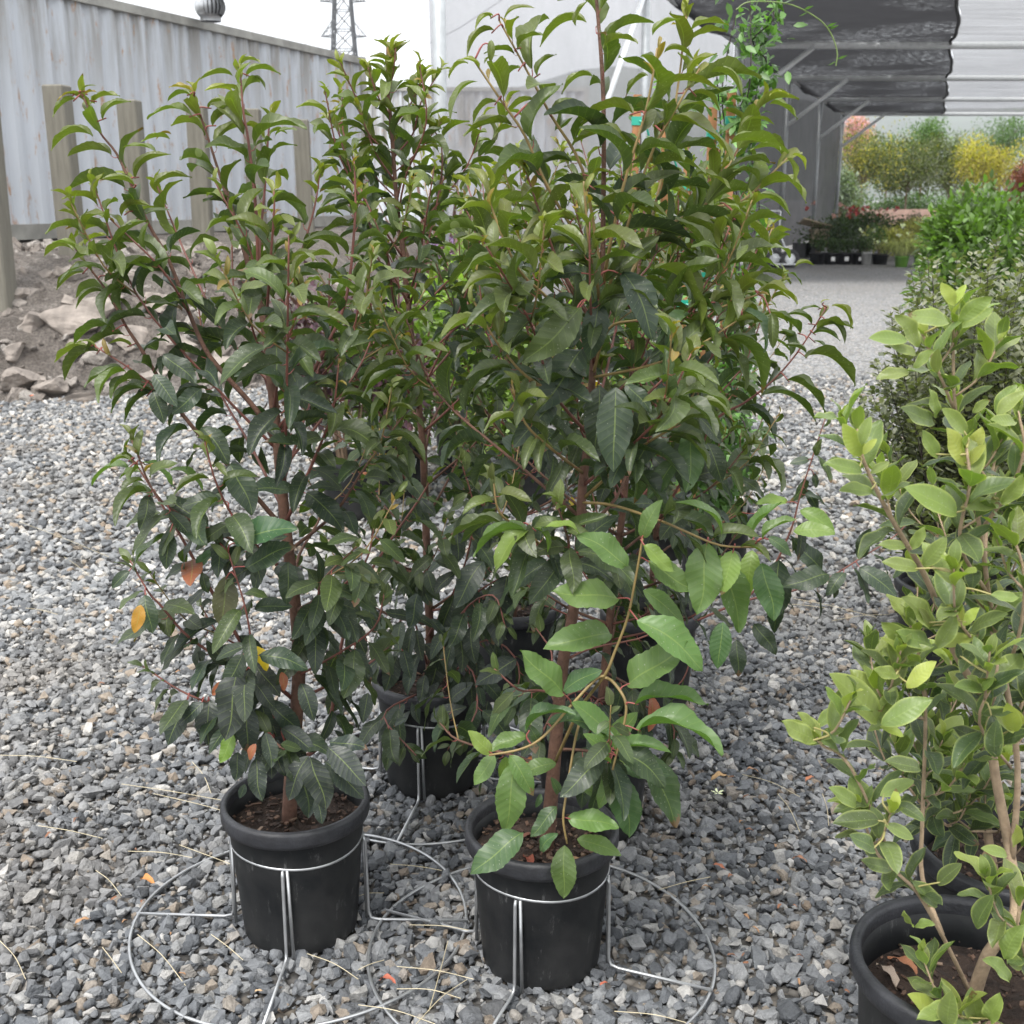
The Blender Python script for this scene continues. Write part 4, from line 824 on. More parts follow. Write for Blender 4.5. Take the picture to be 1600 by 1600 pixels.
# ---- laurel C, D, E, F
def back_laurel(L0, label, lead, nb, z0, z1, rad, seed, hz, Lmax=.084, extra=(), maxl=300, sp_=.0205, bias=None):
    P = Plant('laurel_shrub', L0, label, 'shrub', LG_, KL, maxl)
    o, tr = P.stem(px_path(lead, L0.y), .012, .003, M['bark'], 'trunk', 8)
    dress(P, tr, .62, .022, Lmax, hz[0], hz[1], L0)
    auto_branches(P, tr, nb, z0, z1, rad, hz[0], hz[1], seed, Lmax, sp_, bias=bias)
    auto_branches(P, tr, 6, .36, .6, .26, hz[0], hz[1], seed + 90, Lmax, .021, .3, None, .3)
    for pl, r0, t0, s2 in extra:
        o, path = P.stem(px_path(pl, L0.y), r0, .0017, M['redshoot'], n=6); dress(P, path, t0, s2, Lmax * 1.1, hz[0], hz[1], L0, branch=o)
    return P
P = back_laurel(LC, 'slim laurel with a narrow dark leafy leader just before the steel corner post', [(672, 1110), (672, 1000), (668, 900), (662, 720), (655, 640), (640, 500), (628, 378), (620, 315), (610, 180), (606, 140), (605, 72)], 30, .42, 1.48, .26, 5, (.4, 1.5),
    extra=[([(610, 180), (590, 150, -.03), (575, 105, -.04)], .0022, .1, .016), ([(612, 200), (640, 165, -.02), (662, 120, -.03)], .0022, .1, .016), ([(614, 240), (580, 215, -.04), (560, 170, -.05)], .0025, .1, .017), ([(616, 270), (655, 235, .02), (690, 190, .02)], .0025, .1, .018), ([(607, 150), (615, 110, -.06), (618, 75, -.07)], .002, .1, .015), ([(620, 310), (590, 280, .05), (560, 240, .06)], .0025, .1, .018), ([(640, 480), (600, 400, -.05), (570, 330, -.07), (530, 210, -.08), (535, 190, -.08)], .004, .4, .028), ([(640, 480), (680, 330, .02), (690, 230, .03), (655, 175, .03)], .004, .4, .028), ([(655, 620), (720, 480, -.06), (745, 380, -.08), (715, 300, -.08)], .004, .3, .03), ([(665, 1000), (720, 900, -.1), (740, 800, -.15), (720, 720, -.16)], .004, .2, .028), ([(668, 1040), (640, 960, -.15), (600, 1010, -.2), (560, 1050, -.22)], .004, .2, .028), ([(670, 1080), (730, 1040, -.15), (745, 1110, -.25), (700, 1170, -.3)], .004, .2, .026), ([(670, 1080), (640, 1090, -.15), (600, 1120, -.22), (650, 1180, -.3)], .004, .2, .026), ([(675, 1000), (740, 930, -.1), (800, 900, -.15), (840, 930, -.18)], .004, .2, .024), ([(675, 1050), (760, 1000, -.15), (810, 1040, -.22), (800, 1120, -.25)], .004, .2, .024), ([(672, 1060), (720, 960, -.2), (770, 930, -.26), (790, 980, -.3)], .004, .2, .024)])
traced(P, 480, 760, 4, [(710, 80, 800, 190), (500, 330, 500, 530), (1040, 130, 960, 250), (1110, 120, 1090, 320), (940, 280, 940, 480), (690, 670, 640, 890), (380, 700, 420, 920), (250, 840, 370, 1050), (900, 980, 870, 1170), (1020, 880, 1050, 1110), (600, 1020, 650, 1200), (740, 1180, 700, 1350), (160, 950, 200, 1130), (900, 1340, 1040, 1230), (770, 1460, 1000, 1380), (1130, 1340, 1100, 1500), (440, 1090, 290, 1230), (1310, 1080, 1050, 1250), (1380, 1290, 1240, 1470), (1250, 560, 1180, 1000), (920, 540, 790, 670), (1100, 470, 920, 760), (640, 820, 480, 780), (770, 830, 870, 940), (560, 1060, 480, 1280), (380, 1290, 350, 1480), (620, 1450, 540, 1500)], LC.y - .22, 'face', C_DARK, 1.1)
P.build()
P = back_laurel(LD, 'laurel in the pot close behind the one with the drooping shoot', [(935, 1160), (945, 1050), (960, 900), (975, 780), (985, 640), (990, 520), (1000, 400), (1010, 300)], 24, .45, 1.2, .34, 6, (.4, 1.35), .09,
    extra=[([(985, 800), (1050, 720, -.05), (1122, 652, -.08), (1162, 630, -.09), (1205, 597, -.1), (1245, 552, -.1), (1292, 480, -.1)], .0055, .35, .06), ([(975, 900), (1060, 760, -.1), (1100, 690, -.14), (1110, 640, -.15)], .004, .25, .03), ([(955, 1000), (1040, 980, -.05), (1100, 950, -.08), (1130, 900, -.08)], .004, .2, .03), ([(945, 1100), (1010, 1080, -.1), (1060, 1070, -.14), (1080, 1030, -.14)], .004, .15, .028), ([(945, 1080), (1000, 1100, -.1), (1050, 1130, -.15), (1050, 1180, -.18)], .004, .2, .026), ([(945, 1100), (900, 1080, -.15), (860, 1120, -.2), (835, 1180, -.22)], .004, .2, .024), ([(945, 1090), (930, 1100, -.2), (920, 1150, -.26), (930, 1210, -.28)], .004, .2, .024)])
traced(P, 1000, 380, 4, [(1030, 710, 1340, 890), (920, 855, 1160, 1060), (750, 960, 1100, 1120), (1130, 410, 990, 430), (1200, 390, 1320, 530, C_YOUNG), (1170, 490, 1280, 630), (1080, 570, 1250, 610), (1080, 610, 1195, 700), (1070, 510, 900, 450), (1000, 570, 790, 450), (970, 650, 830, 560), (1040, 690, 890, 640), (1130, 380, 1190, 355, C_TIP)], LD.y - .1, 'arch', C_MID, .95)
traced(P, 1000, 380, 4, [(310, 1160, 290, 1560), (190, 1110, 0, 1340), (60, 1600, 230, 1340), (370, 1090, 510, 1250), (420, 1250, 510, 1500)], LD.y - .25, 'face', C_OLD, 1.1)
P.build()
P = back_laurel(LE, 'dark laurel shaded at the back between the other laurels', [(800, 1010), (805, 900), (812, 780), (815, 680), (812, 560), (805, 450), (795, 380)], 21, .45, 1.15, .42, 8, (.5, 1.5), .086, maxl=220)
P.build()
P = back_laurel(LF, 'laurel with a long low branch reaching across the open gravel', [(1015, 1000), (1020, 900), (1030, 780), (1045, 660), (1050, 540), (1055, 430), (1050, 350)], 24, .45, 1.22, .34, 9, (.5, 1.5), .086, maxl=260, bias=(2.6, .25),
    extra=[([(1018, 985), (1050, 985, -.05), (1160, 940, -.1), (1225, 927, -.1), (1290, 905, -.1), (1345, 872, -.1), (1395, 840, -.1), (1420, 815, -.1)], .007, .5, .07), ([(1160, 940, -.1), (1200, 900, -.1), (1235, 830, -.1), (1250, 775, -.1), (1267, 722, -.1), (1290, 652, -.1)], .005, .3, .055)])
traced(P, 1000, 700, 4, [(1180, 790, 895, 885), (1140, 780, 950, 560), (1280, 780, 1160, 925), (1370, 750, 1600, 940), (890, 880, 840, 1160), (870, 700, 840, 1070), (1370, 690, 1440, 500), (710, 1100, 850, 1290), (720, 720, 890, 1000), (1060, 70, 935, 100), (1090, 160, 1100, 250), (1040, 260, 1110, 400), (1000, 390, 1220, 540, F3), (920, 340, 725, 340, F3), (1100, 50, 1130, -60, C_MID), (500, 1090, 490, 1380), (600, 1200, 610, 1430), (720, 420, 740, 400)], LF.y - .12, 'face', C_OLD, 1.05)
P.build()

# ------------------------------------------------------------------ OSMANTHUS
O_TIP = (.30, .35, .075); O_YOUNG = (.16, .21, .058); O_MID = (.088, .125, .045); O_OLD = (.042, .065, .033)
def osm_dress(P, path, t0, spacing, Lmax, axis, shade=0.):
    D = [0.]
    for i in range(1, len(path)): D.append(D[-1] + (path[i] - path[i - 1]).length)
    tot = D[-1]; s = tot * t0; az = random.uniform(0, 6.28); i = 0
    while s <= tot + .001:
        while i < len(D) - 2 and D[i + 1] < s: i += 1
        f = min(1, (s - D[i]) / max(1e-6, D[i + 1] - D[i])); p = path[i].lerp(path[i + 1], f); T = (path[i + 1] - path[i]).normalized()
        ft = tot - s; az += math.pi / 2 + random.uniform(-.4, .4); x = T.orthogonal().normalized(); y = T.cross(x)
        for q in range(2):
            a_ = az + q * math.pi + random.uniform(-.3, .3); Dv = x * math.cos(a_) + y * math.sin(a_)
            op = (.42 if ft < .02 else .75 + .5 * min(1, ft / .2)) * random.uniform(.8, 1.2)
            d = (T * math.cos(op) + Dv * math.sin(op) + V((0, 0, .12 - .5 * min(1, ft / .25) * random.random()))).normalized(); Ln = Lmax * (.62 if ft < .02 else 1) * random.uniform(.7, 1.12)
            age = min(1, ft / .22) + shade * random.random()
            c = lerp3(O_TIP, O_YOUNG, age / .25) if age < .25 else lerp3(O_YOUNG, O_MID, (age - .25) / .4) if age < .65 else lerp3(O_MID, O_OLD, min(1, (age - .65) / .5))
            nr = T * .9 + V((0, 0, .6)) - Dv * .2 + V((random.gauss(0, .2), random.gauss(0, .2), 0))
            P.leaf(p + Dv * .004, p + Dv * .004 + d * Ln, nr, random.choice((0, 1, 1, 2)), random.choice((0, 1, 2)), jit(c, .18), random.uniform(.85, 1.2), 0, None, p)
        s += spacing * random.uniform(.7, 1.3) * (.4 if ft < .05 else 1)
def osm_side(P, path, n, L0, axis, seed, shade=0., t0=.25, Lmax=.082):
    rr = random.Random(seed)
    for k in range(n):
        q = path[int(len(path) * (t0 + (.98 - t0) * (k + rr.random()) / n)) - 1]; a_ = rr.uniform(0, 6.28); ln_ = L0 * rr.uniform(.6, 1.2)
        d = V((math.cos(a_), math.sin(a_) , 0)); pts_ = [q, q + d * ln_ * .4 + V((0, 0, ln_ * .35)), q + d * ln_ * .7 + V((0, 0, ln_ * 1.0))]
        o, pp = P.stem(pts_, .0024, .0016, M['tanbark'], 'twig', 5, 3); osm_dress(P, pp, .3, .035, Lmax, axis, shade)
YG = LG.y
G = Plant('osmanthus_shrub', LG, 'pale green osmanthus with yellow-edged leaves in the mulch-filled pot', 'shrub', 'potted osmanthus', KO)
sG = [([(1520, 1560), (1506, 1530, -.02), (1472, 1461, -.06), (1435, 1397, -.09), (1405, 1367, -.1), (1371, 1334, -.1), (1341, 1259, -.1)], .0055, .62, .035), ([(1472, 1461, -.06), (1441, 1371, -.03), (1441, 1285, -.03), (1446, 1124, -.03), (1440, 1060, -.04), (1430, 990, -.05)], .0055, .35, .04),
 ([(1520, 1560), (1545, 1490), (1585, 1435), (1581, 1349, .03), (1555, 1210, .05), (1542, 1115, .05), (1490, 1015, .04), (1471, 960, .03), (1440, 890), (1390, 805, -.03), (1349, 719, -.05), (1340, 670, -.05)], .011, .5, .042), ([(1581, 1349, .03), (1590, 1200, .02), (1570, 1060, .02), (1545, 930), (1532, 830), (1508, 720), (1491, 620), (1490, 500, -.02)], .007, .36, .04),
 ([(1491, 640), (1470, 590, -.03), (1445, 530, -.04), (1440, 520, -.04)], .003, .3, .03), ([(1446, 1124, -.03), (1400, 1110, -.05), (1378, 1090, -.06), (1370, 1075, -.06)], .003, .35, .03), ([(1405, 1367, -.1), (1330, 1200, -.1), (1285, 1165, -.1), (1275, 1150, -.1)], .003, .45, .035),
 ([(1532, 830), (1580, 760, -.03), (1600, 700, -.05), (1590, 640, -.05)], .004, .3, .035), ([(1545, 930), (1500, 850, -.06), (1515, 760, -.1), (1510, 700, -.1)], .004, .25, .035), ([(1542, 1115), (1590, 1000, -.08), (1600, 900, -.1), (1580, 830, -.1)], .004, .25, .035), ([(1520, 1560), (1530, 1600, -.05), (1500, 1590, -.12), (1490, 1570, -.13)], .003, .3, .03), ([(1560, 1480), (1600, 1500, -.08), (1590, 1440, -.1), (1600, 1400, -.1)], .003, .3, .03),
 ([(1570, 1060), (1520, 1000, -.1), (1495, 960, -.12), (1500, 900, -.12)], .003, .25, .035), ([(1580, 1200), (1530, 1130, -.1), (1555, 1060, -.13), (1560, 1020, -.13)], .003, .25, .035)]
for i, (pl, r0, t0, sp_) in enumerate(sG):
    o, path = G.stem(px_path(pl, YG), r0, .002, M['tanbark'], 'trunk' if r0 > .01 else 'branch', 7); osm_dress(G, path, t0, sp_ * 1.1, .062, LG, .3); osm_side(G, path, 1 if r0 < .006 else 4, .085, LG, i, .6, .4, .056)
def tr_osm(P, ox, oy, k, rows, Y, c0):
    for r_ in rows:
        y0 = Y + random.uniform(-.04, .04); b = atY(ox + r_[0] / k, oy + r_[1] / k, y0); t = atY(ox + r_[2] / k, oy + r_[3] / k, y0 - random.uniform(.0, .02)); vd = (b - V((0, 0, CAMH))).normalized()
        P.leaf(b, t, -vd + V((random.gauss(0, .3), 0, .6)), random.choice((0, 1)), random.choice((0, 1, 1)), jit(r_[4] if len(r_) > 4 else c0, .15), 1.0, 5)
tr_osm(G, 1200, 420, 4, [(1165, 230, 1080, 85, O_TIP), (1170, 220, 1235, 95, O_TIP), (1130, 340, 870, 285), (1190, 330, 1395, 165), (1210, 370, 1410, 245), (935, 490, 800, 280), (870, 450, 630, 435), (925, 540, 755, 485), (910, 620, 1040, 505), (1050, 650, 1060, 500), (880, 650, 675, 690), (1040, 970, 825, 880, O_MID), (1050, 930, 1000, 755), (1240, 1030, 1085, 875), (1060, 1180, 960, 1010), (1240, 1230, 1110, 1000, O_TIP), (1245, 1220, 1340, 985, O_TIP), (1250, 1230, 1360, 1095, O_TIP), (1180, 1540, 850, 1370), (580, 1170, 460, 970, O_TIP), (585, 1100, 640, 920), (595, 1160, 680, 1060, O_TIP), (590, 1270, 355, 1220), (640, 1280, 760, 1205), (650, 1400, 445, 1385), (1280, 900, 1390, 815), (1420, 900, 1550, 720), (1430, 930, 1600, 760), (1450, 1450, 1360, 1280), (1460, 1470, 1600, 1290), (1230, 1500, 1460, 1470), (1550, 960, 1390, 950)], YG - .1, O_YOUNG)
tr_osm(G, 1200, 780, 4, [(940, 440, 710, 400), (970, 420, 1120, 240), (900, 310, 990, 175), (860, 300, 690, 290), (1020, 810, 840, 610), (1020, 790, 940, 680), (880, 980, 720, 760), (1030, 920, 795, 830), (1060, 930, 1180, 720), (1060, 920, 1300, 850, O_TIP), (870, 1180, 1055, 1015, O_TIP), (850, 1000, 690, 950), (820, 1100, 655, 1070), (680, 1400, 380, 1095), (700, 1400, 800, 1165), (710, 1410, 1030, 1255), (700, 1420, 850, 1480, O_TIP), (300, 1520, 85, 1390, O_YOUNG), (290, 1440, 180, 1335), (305, 1420, 460, 1300), (335, 1500, 475, 1430), (1210, 790, 1120, 660, O_TIP), (1220, 790, 1320, 675, O_TIP), (1210, 770, 1205, 650, O_TIP), (1390, 600, 1570, 620), (1200, 1000, 1180, 900, O_OLD), (1400, 1350, 1430, 1600, O_OLD), (1540, 1450, 1385, 1300, O_TIP), (1545, 1450, 1500, 1270, O_TIP), (1330, 1190, 1240, 1110), (1340, 1190, 1420, 1120)], YG - .12, O_YOUNG)
tr_osm(G, 1150, 1000, 2.667, [(330, 430, 190, 340), (770, 540, 620, 510, O_MID), (500, 690, 385, 620), (600, 750, 405, 770, O_MID), (600, 650, 740, 580), (620, 770, 740, 830), (650, 680, 790, 750, O_MID), (840, 1110, 730, 1010, O_MID), (840, 1020, 940, 930, O_MID), (580, 880, 470, 810, O_MID), (650, 960, 520, 920, O_MID), (1000, 1200, 1070, 1060, O_MID), (1130, 900, 1020, 870), (1160, 860, 1165, 770, O_TIP), (1170, 380, 1060, 280, O_TIP), (1175, 370, 1130, 260, O_TIP), (840, 1600, 715, 1480, O_TIP), (880, 1610, 895, 1460, O_YOUNG), (1010, 1580, 980, 1460), (1060, 1590, 1100, 1470), (1190, 1370, 1110, 1300), (1140, 1420, 1030, 1330), (740, 1190, 705, 1130), (745, 1195, 830, 1180), (1120, 1330, 1190, 1180, O_YOUNG), (1080, 490, 1080, 330, O_MID)], YG - .13, O_YOUNG)
G.build()
G2 = Plant('osmanthus_shrub', LG2, 'darker osmanthus standing behind the yellow-edged one against the pittosporum', 'shrub', 'potted osmanthus', KO)
for i, (pl, r0, t0, sp_) in enumerate([([(1555, 1380), (1540, 1262), (1555, 1150), (1560, 1000), (1540, 900), (1545, 780), (1560, 690)], .009, .2, .034), ([(1540, 1262), (1480, 1180, -.02), (1440, 1060, .03), (1420, 960, .04)], .005, .2, .034), ([(1550, 1200), (1610, 1060), (1620, 900), (1590, 780)], .006, .25, .034), ([(1560, 1300), (1480, 1290, -.1), (1420, 1230, -.14), (1400, 1160, -.14)], .004, .2, .034), ([(1555, 1150), (1510, 1050, .1), (1480, 900, .15), (1470, 800, .15)], .005, .2, .034)]):
    o, path = G2.stem(px_path(pl, LG2.y), r0, .002, M['tanbark'], 'trunk' if r0 > .008 else 'branch', 7); osm_dress(G2, path, t0, sp_, .066, LG2, .9); osm_side(G2, path, 11, .13, LG2, 40 + i, 1., .08, .062)
G2.build()

# ------------------------------------------------------------------ LEAF CLOUDS (fine foliage too small to pick apart)
def quads(centers, dirs, nrms, lens, wid, bend=.15):
    """one mesh of small folded blades"""
    c = np.asarray(centers); d = dirs / np.linalg.norm(dirs, axis=1, keepdims=True); nn = nrms - d * (nrms * d).sum(1, keepdims=True); nn /= np.maximum(1e-6, np.linalg.norm(nn, axis=1, keepdims=True)); x = np.cross(d, nn)
    Lc = lens[:, None]; Wc = (lens * wid)[:, None]; m_ = c + d * Lc * .5
    bn = nn * Lc * bend
    P = [c, c + d * Lc * .27 + x * Wc * .42 + bn * .55, c + d * Lc * .64 + x * Wc * .40 + bn * .35, c + d * Lc - bn * .5, c + d * Lc * .64 - x * Wc * .40 + bn * .35, c + d * Lc * .27 - x * Wc * .42 + bn * .55, c + d * Lc * .46 + bn * .2]
    k = len(c); vs_ = np.stack(P, 1).reshape(-1, 3); b = np.arange(k)[:, None] * 7
    f = np.concatenate([b + np.array([[j, (j + 1) % 6, 6]]) for j in range(6)])
    return vs_, f
def quad_obj(name, arr, mat, parent, origin=(0, 0, 0)):
    vs_, f = arr; me = bpy.data.meshes.new(name); me.vertices.add(len(vs_)); me.vertices.foreach_set('co', (vs_ - np.array(origin)).astype(np.float32).ravel())
    me.loops.add(f.size); me.loops.foreach_set('vertex_index', f.astype(np.int32).ravel()); me.polygons.add(len(f)); me.polygons.foreach_set('loop_start', np.arange(0, f.size, 3, dtype=np.int32))
    me.update(calc_edges=True); me.validate(); me.materials.append(mat); o = link(name, me, parent); o['kind'] = 'stuff'; return o
def leaf_uniform(name, stops, **k): return leaf_mat(name, uniform=stops, **k)
M['pit'] = leaf_uniform('pittosporum leaf', [(0, (.085, .10, .065)), (.5, (.155, .168, .105)), (.85, (.19, .20, .125)), (1, (.225, .235, .15))], rough=.4, trans=.2)
def pittosporum(L0, label, seed, nst, hh, spread, nleaf):
    r = np.random.default_rng(seed); e = empty('pittosporum_shrub', L0, label, 'shrub', 'fine-leaved pittosporums')
    C_, D_, N_, Ls = [], [], [], []
    stems = MB()
    for k in range(nst):
        a_ = r.uniform(0, 6.28); rad = spread * math.sqrt(r.uniform(.05, 1)); top = hh * r.uniform(.72, 1.0) * (1 - .18 * (rad / spread) ** 2)
        p0 = V((.05 * math.cos(a_), .05 * math.sin(a_), .28)); p1 = V((rad * .55 * math.cos(a_), rad * .55 * math.sin(a_), .28 + (top - .28) * .4)); p2 = V((rad * math.cos(a_) + r.normal() * .04, rad * math.sin(a_) + r.normal() * .04, top))
        path = catmull([p0, p1, p2], 10)
        if k < 26: q = MB(); q.tube(path, [.0030 - .002 * i / (len(path) - 1) for i in range(len(path))], 5); q.obj('stem', M['darkstem'], e)
        else: stems.tube(path, [.0022 - .0014 * i / (len(path) - 1) for i in range(len(path))], 4)
        for j in range(nleaf):
            t = r.uniform(.12, 1) ** .8; f = t * (len(path) - 1); i = min(len(path) - 2, int(f)); p = path[i].lerp(path[i + 1], f - i); T = (path[i + 1] - path[i]).normalized()
            az = r.uniform(0, 6.28); off = abs(r.normal()) * .05 * (1 - t * .75); x = T.orthogonal().normalized(); y = T.cross(x); dv = x * math.cos(az) + y * math.sin(az)
            p = p + dv * off + T * off * .5; d = dv * .8 + T * .45 + V((0, 0, .1)); C_.append(tuple(p)); D_.append(tuple(d)); N_.append((r.normal() * .4, r.normal() * .4, 1.)); Ls.append(r.uniform(.014, .026))
    stems.obj('stem', M['darkstem'], e)['kind'] = 'stuff'
    quad_obj('foliage', quads(np.array(C_), np.array(D_), np.array(N_), np.array(Ls), .72, .10), M['pit'], e)
pittosporum(LH, 'fine-leaved pittosporum with thin dark stems next to the osmanthus', 1, 70, 1.30, .28, 280)
pittosporum(LH2, 'fine-leaved pittosporum with thin dark stems farther from the osmanthus', 2, 60, 1.32, .30, 240)
L3 = LH2 + V((.72, .7, 0)); pot(L3, label='black pot under the third pittosporum at the end of its row', chips=False, n=32, **GP); pittosporum(L3, 'fine-leaved pittosporum at the far end of the row under the bright green shrub', 3, 66, 1.5, .45, 190)

def bush(name, loc, label, cat, mat, n, rad, h, ls, z0=.0, wid=.5, seed=0, group=None, trunk=None, flat=1., lobes=6, barkm=None):
    """thing > stems or trunk, foliage: blades spread through uneven lobes"""
    r = np.random.default_rng(seed); e = empty(name, loc, label, cat, group)
    cs = []
    for k in range(lobes):
        a_ = r.uniform(0, 6.28); q = r.uniform(.15, .62) * rad; cs.append((q * math.cos(a_), q * math.sin(a_), z0 + (h - z0) * r.uniform(.3, .8), rad * r.uniform(.35, .62), (h - z0) * r.uniform(.22, .4)))
    cs = np.array(cs); pick = r.integers(0, lobes, n); u = r.normal(size=(n, 3)); u /= np.linalg.norm(u, axis=1, keepdims=True); rr = (r.uniform(0, 1, n) ** .4)[:, None] * (1 + .09 * r.normal(size=(n, 1)))
    c = cs[pick][:, :3] + u * rr * np.stack([cs[pick][:, 3], cs[pick][:, 3], cs[pick][:, 4]], 1)
    c[:, 2] = np.maximum(c[:, 2], z0 + .01); d = u + r.normal(size=(n, 3)) * .6; nr = r.normal(size=(n, 3)) * .5 + np.array([0, 0, 1.])
    quad_obj('crown' if trunk else 'foliage', quads(c, d, nr, r.uniform(.6, 1.3, n) * ls, wid), mat, e)
    bm = barkm or M['brownbark']
    if trunk:
        q = MB(); q.tube([(0, 0, 0), (.02, .01, z0 * .5), (0, .02, z0 + (h - z0) * .35)], [trunk, trunk * .85, trunk * .5], 8); q.obj('trunk', bm, e, True)
    for k in range(lobes):
        q = MB(); b0 = V((0, 0, (z0 + .1 * (h - z0)) if trunk else .02)); tt = V(cs[k][:3]); q.tube(catmull([b0, b0.lerp(tt, .5) + V((0, 0, .05 * h)), tt], 4), [(trunk or .02) * .4] * 4 + [(trunk or .02) * .2] * 5, 5); q.obj('limb' if trunk else 'stem', bm, e)
    return e
def greens(name, c, **k): return leaf_uniform(name, [(0, tuple(x * .5 for x in c)), (.5, c), (.9, tuple(x * 1.45 for x in c)), (1, tuple(min(1, x * 1.9) for x in c))], **k)
M['lime'] = greens('lime leaf', (.16, .225, .07), trans=.35); M['bright'] = greens('bright leaf', (.085, .145, .035), trans=.3); M['purple'] = greens('purple leaf', (.075, .035, .05)); M['lilac'] = greens('lilac flower', (.26, .16, .42))
M['jas'] = greens('jasmine leaf', (.085, .17, .045)); M['olive'] = greens('olive leaf', (.075, .09, .025), trans=.25); M['yellow'] = greens('golden leaf', (.29, .245, .045), trans=.35); M['dkgreen'] = greens('dark shrub leaf', (.05, .085, .03)); M['midgreen'] = greens('mid green leaf', (.075, .135, .035), trans=.3)
M['grassy'] = greens('pale grass blade', (.36, .37, .20), trans=.35); M['creamy'] = greens('cream leaf', (.38, .36, .13), trans=.3); M['rose'] = greens('rose petal', (.40, .07, .085)); M['pink'] = greens('pink blossom', (.50, .27, .33)); M['whitef'] = greens('white petal', (.7, .7, .66)); M['redleaf'] = greens('reddish leaf', (.16, .05, .03)); M['flax'] = greens('flax leaf', (.10, .055, .065)); M['silver'] = greens('grey green leaf', (.16, .20, .14))
# plants behind the laurels
def g0(u, v, Y): p = atY(u, v, Y); return V((p.x, p.y, 0))
pl = g0(545, 700, 5.2); pot(pl, label='black pot under the dark purple-leaved shrub', n=32, chips=False, **PT); bush('purple_shrub', pl, 'dark purple-leaved shrub glimpsed between the laurels', 'shrub', M['purple'], 2600, .42, 1.05, .045, .3, .5, 3, lobes=8)
for i, (u, Y, h, lab) in enumerate(((625, 5.6, .95, 'lime green shrub beside the purple-leaved shrub'), (720, 6.0, 1.15, 'lime green shrub below the lilac flower spikes'), (820, 5.4, .9, 'lime green shrub behind the shaded back laurel'), (1000, 6.2, 1.5, 'tall lime green shrub behind the wooden stakes'))):
    p = g0(u, 700, Y); pot(p, label='black pot under the ' + lab.split(' ', 0)[0].replace('tall ', 'tall '), n=32, chips=False, **PT); bush('lime_shrub', p, lab, 'shrub', M['lime'], 2600, .4, h, .06, .28, .42, 20 + i, 'lime green shrubs', lobes=9)
p = g0(725, 540, 6.6); e = bush('lilac_flowering_shrub', p, 'shrub carrying lilac flower spikes behind the laurels', 'shrub', M['midgreen'], 1500, .35, 1.15, .06, .1, .3, 31)
r = np.random.default_rng(5)
for k in range(7):
    b0 = V((r.normal() * .16, r.normal() * .12, 1.02)); b1 = b0 + V((r.normal() * .08, 0, r.uniform(.12, .24))); n_ = 90; t = r.uniform(0, 1, n_)[:, None]; c = np.array(b0) * (1 - t) + np.array(b1) * t + r.normal(size=(n_, 3)) * .012
    quad_obj('flower_spike', quads(c, r.normal(size=(n_, 3)), r.normal(size=(n_, 3)), np.full(n_, .016), .7), M['lilac'], e)
p = g0(690, 500, 7.4); e = empty('flax_plant', p, 'purple strap-leaved flax behind the corner post', 'plant')
for k in range(16):
    a_ = k * 2.4; L_ = r.uniform(1.1, 1.75); q = MB(); d = V((math.cos(a_), math.sin(a_), 0)); x = V((-d.y, d.x, 0)); lean = r.uniform(.12, .5); vs_ = []
    for i in range(9):
        t = i / 8; c = d * (.04 + lean * t * t) + V((0, 0, L_ * t * (1 - .12 * lean * t))); w_ = .028 * math.sin(math.pi * (.15 + .85 * t)) + .002; vs_ += [c - x * w_, c + d * -.008, c + x * w_]
    q.add(vs_, [(i * 3 + j, i * 3 + j + 1, i * 3 + j + 4, i * 3 + j + 3) for i in range(8) for j in range(2)]); q.obj('leaf', M['flax'], e, True)
# jasmine on stakes
LJ = atZ(1128, 880); LJ = V((LJ.x, 4.25, 0)); LJ.x = atY(1118, 800, 4.25).x
pot(LJ, label='black pot with a white tag holding the staked jasmine', **PT)
LJ2 = V((atY(1030, 800, 4.5).x, 4.55, 0)); pot(LJ2, label='black pot of the staked jasmine behind the tall laurel', n=32, **PT)
def stake(u, vt, Y, label, lean=0.):
    t = atY(u, vt, Y); e = empty('wooden_stake', V((t.x - lean, Y, .2)), label, 'stake', 'orange wooden stakes'); hgt = t.z - .2
    q = MB(); q.box((0, 0, hgt / 2), (.028, .022, hgt)); o = q.obj('shaft', M['stake'], e); 
    for zt in (hgt - .09, hgt * .62, hgt * .38):
        q = MB(); q.box((0, 0, zt), (.035, .028, .03)); q.tube([(.01, -.014, zt), (.03, -.03, zt - .01), (.045, -.02, zt - .05)], .004, 5); q.obj('tie', M['green_tie'], e)
    e.rotation_euler[1] = lean / max(.1, hgt)
for i, (u, vt, Y, lab) in enumerate(((1143, 145, 4.2, 'orange wooden stake with green ties topped clear of the leaves'), (1114, 168, 4.3, 'orange wooden stake tied green beside the topmost stake'), (996, 148, 4.5, 'thin orange stake behind the leaves of the tallest laurel'), (1040, 205, 4.55, 'orange stake midway between the stake tops behind the laurel'), (1075, 250, 4.4, 'shorter orange stake hidden among jasmine stems'))): stake(u, vt, Y, lab, .02 * (i % 3 - 1))
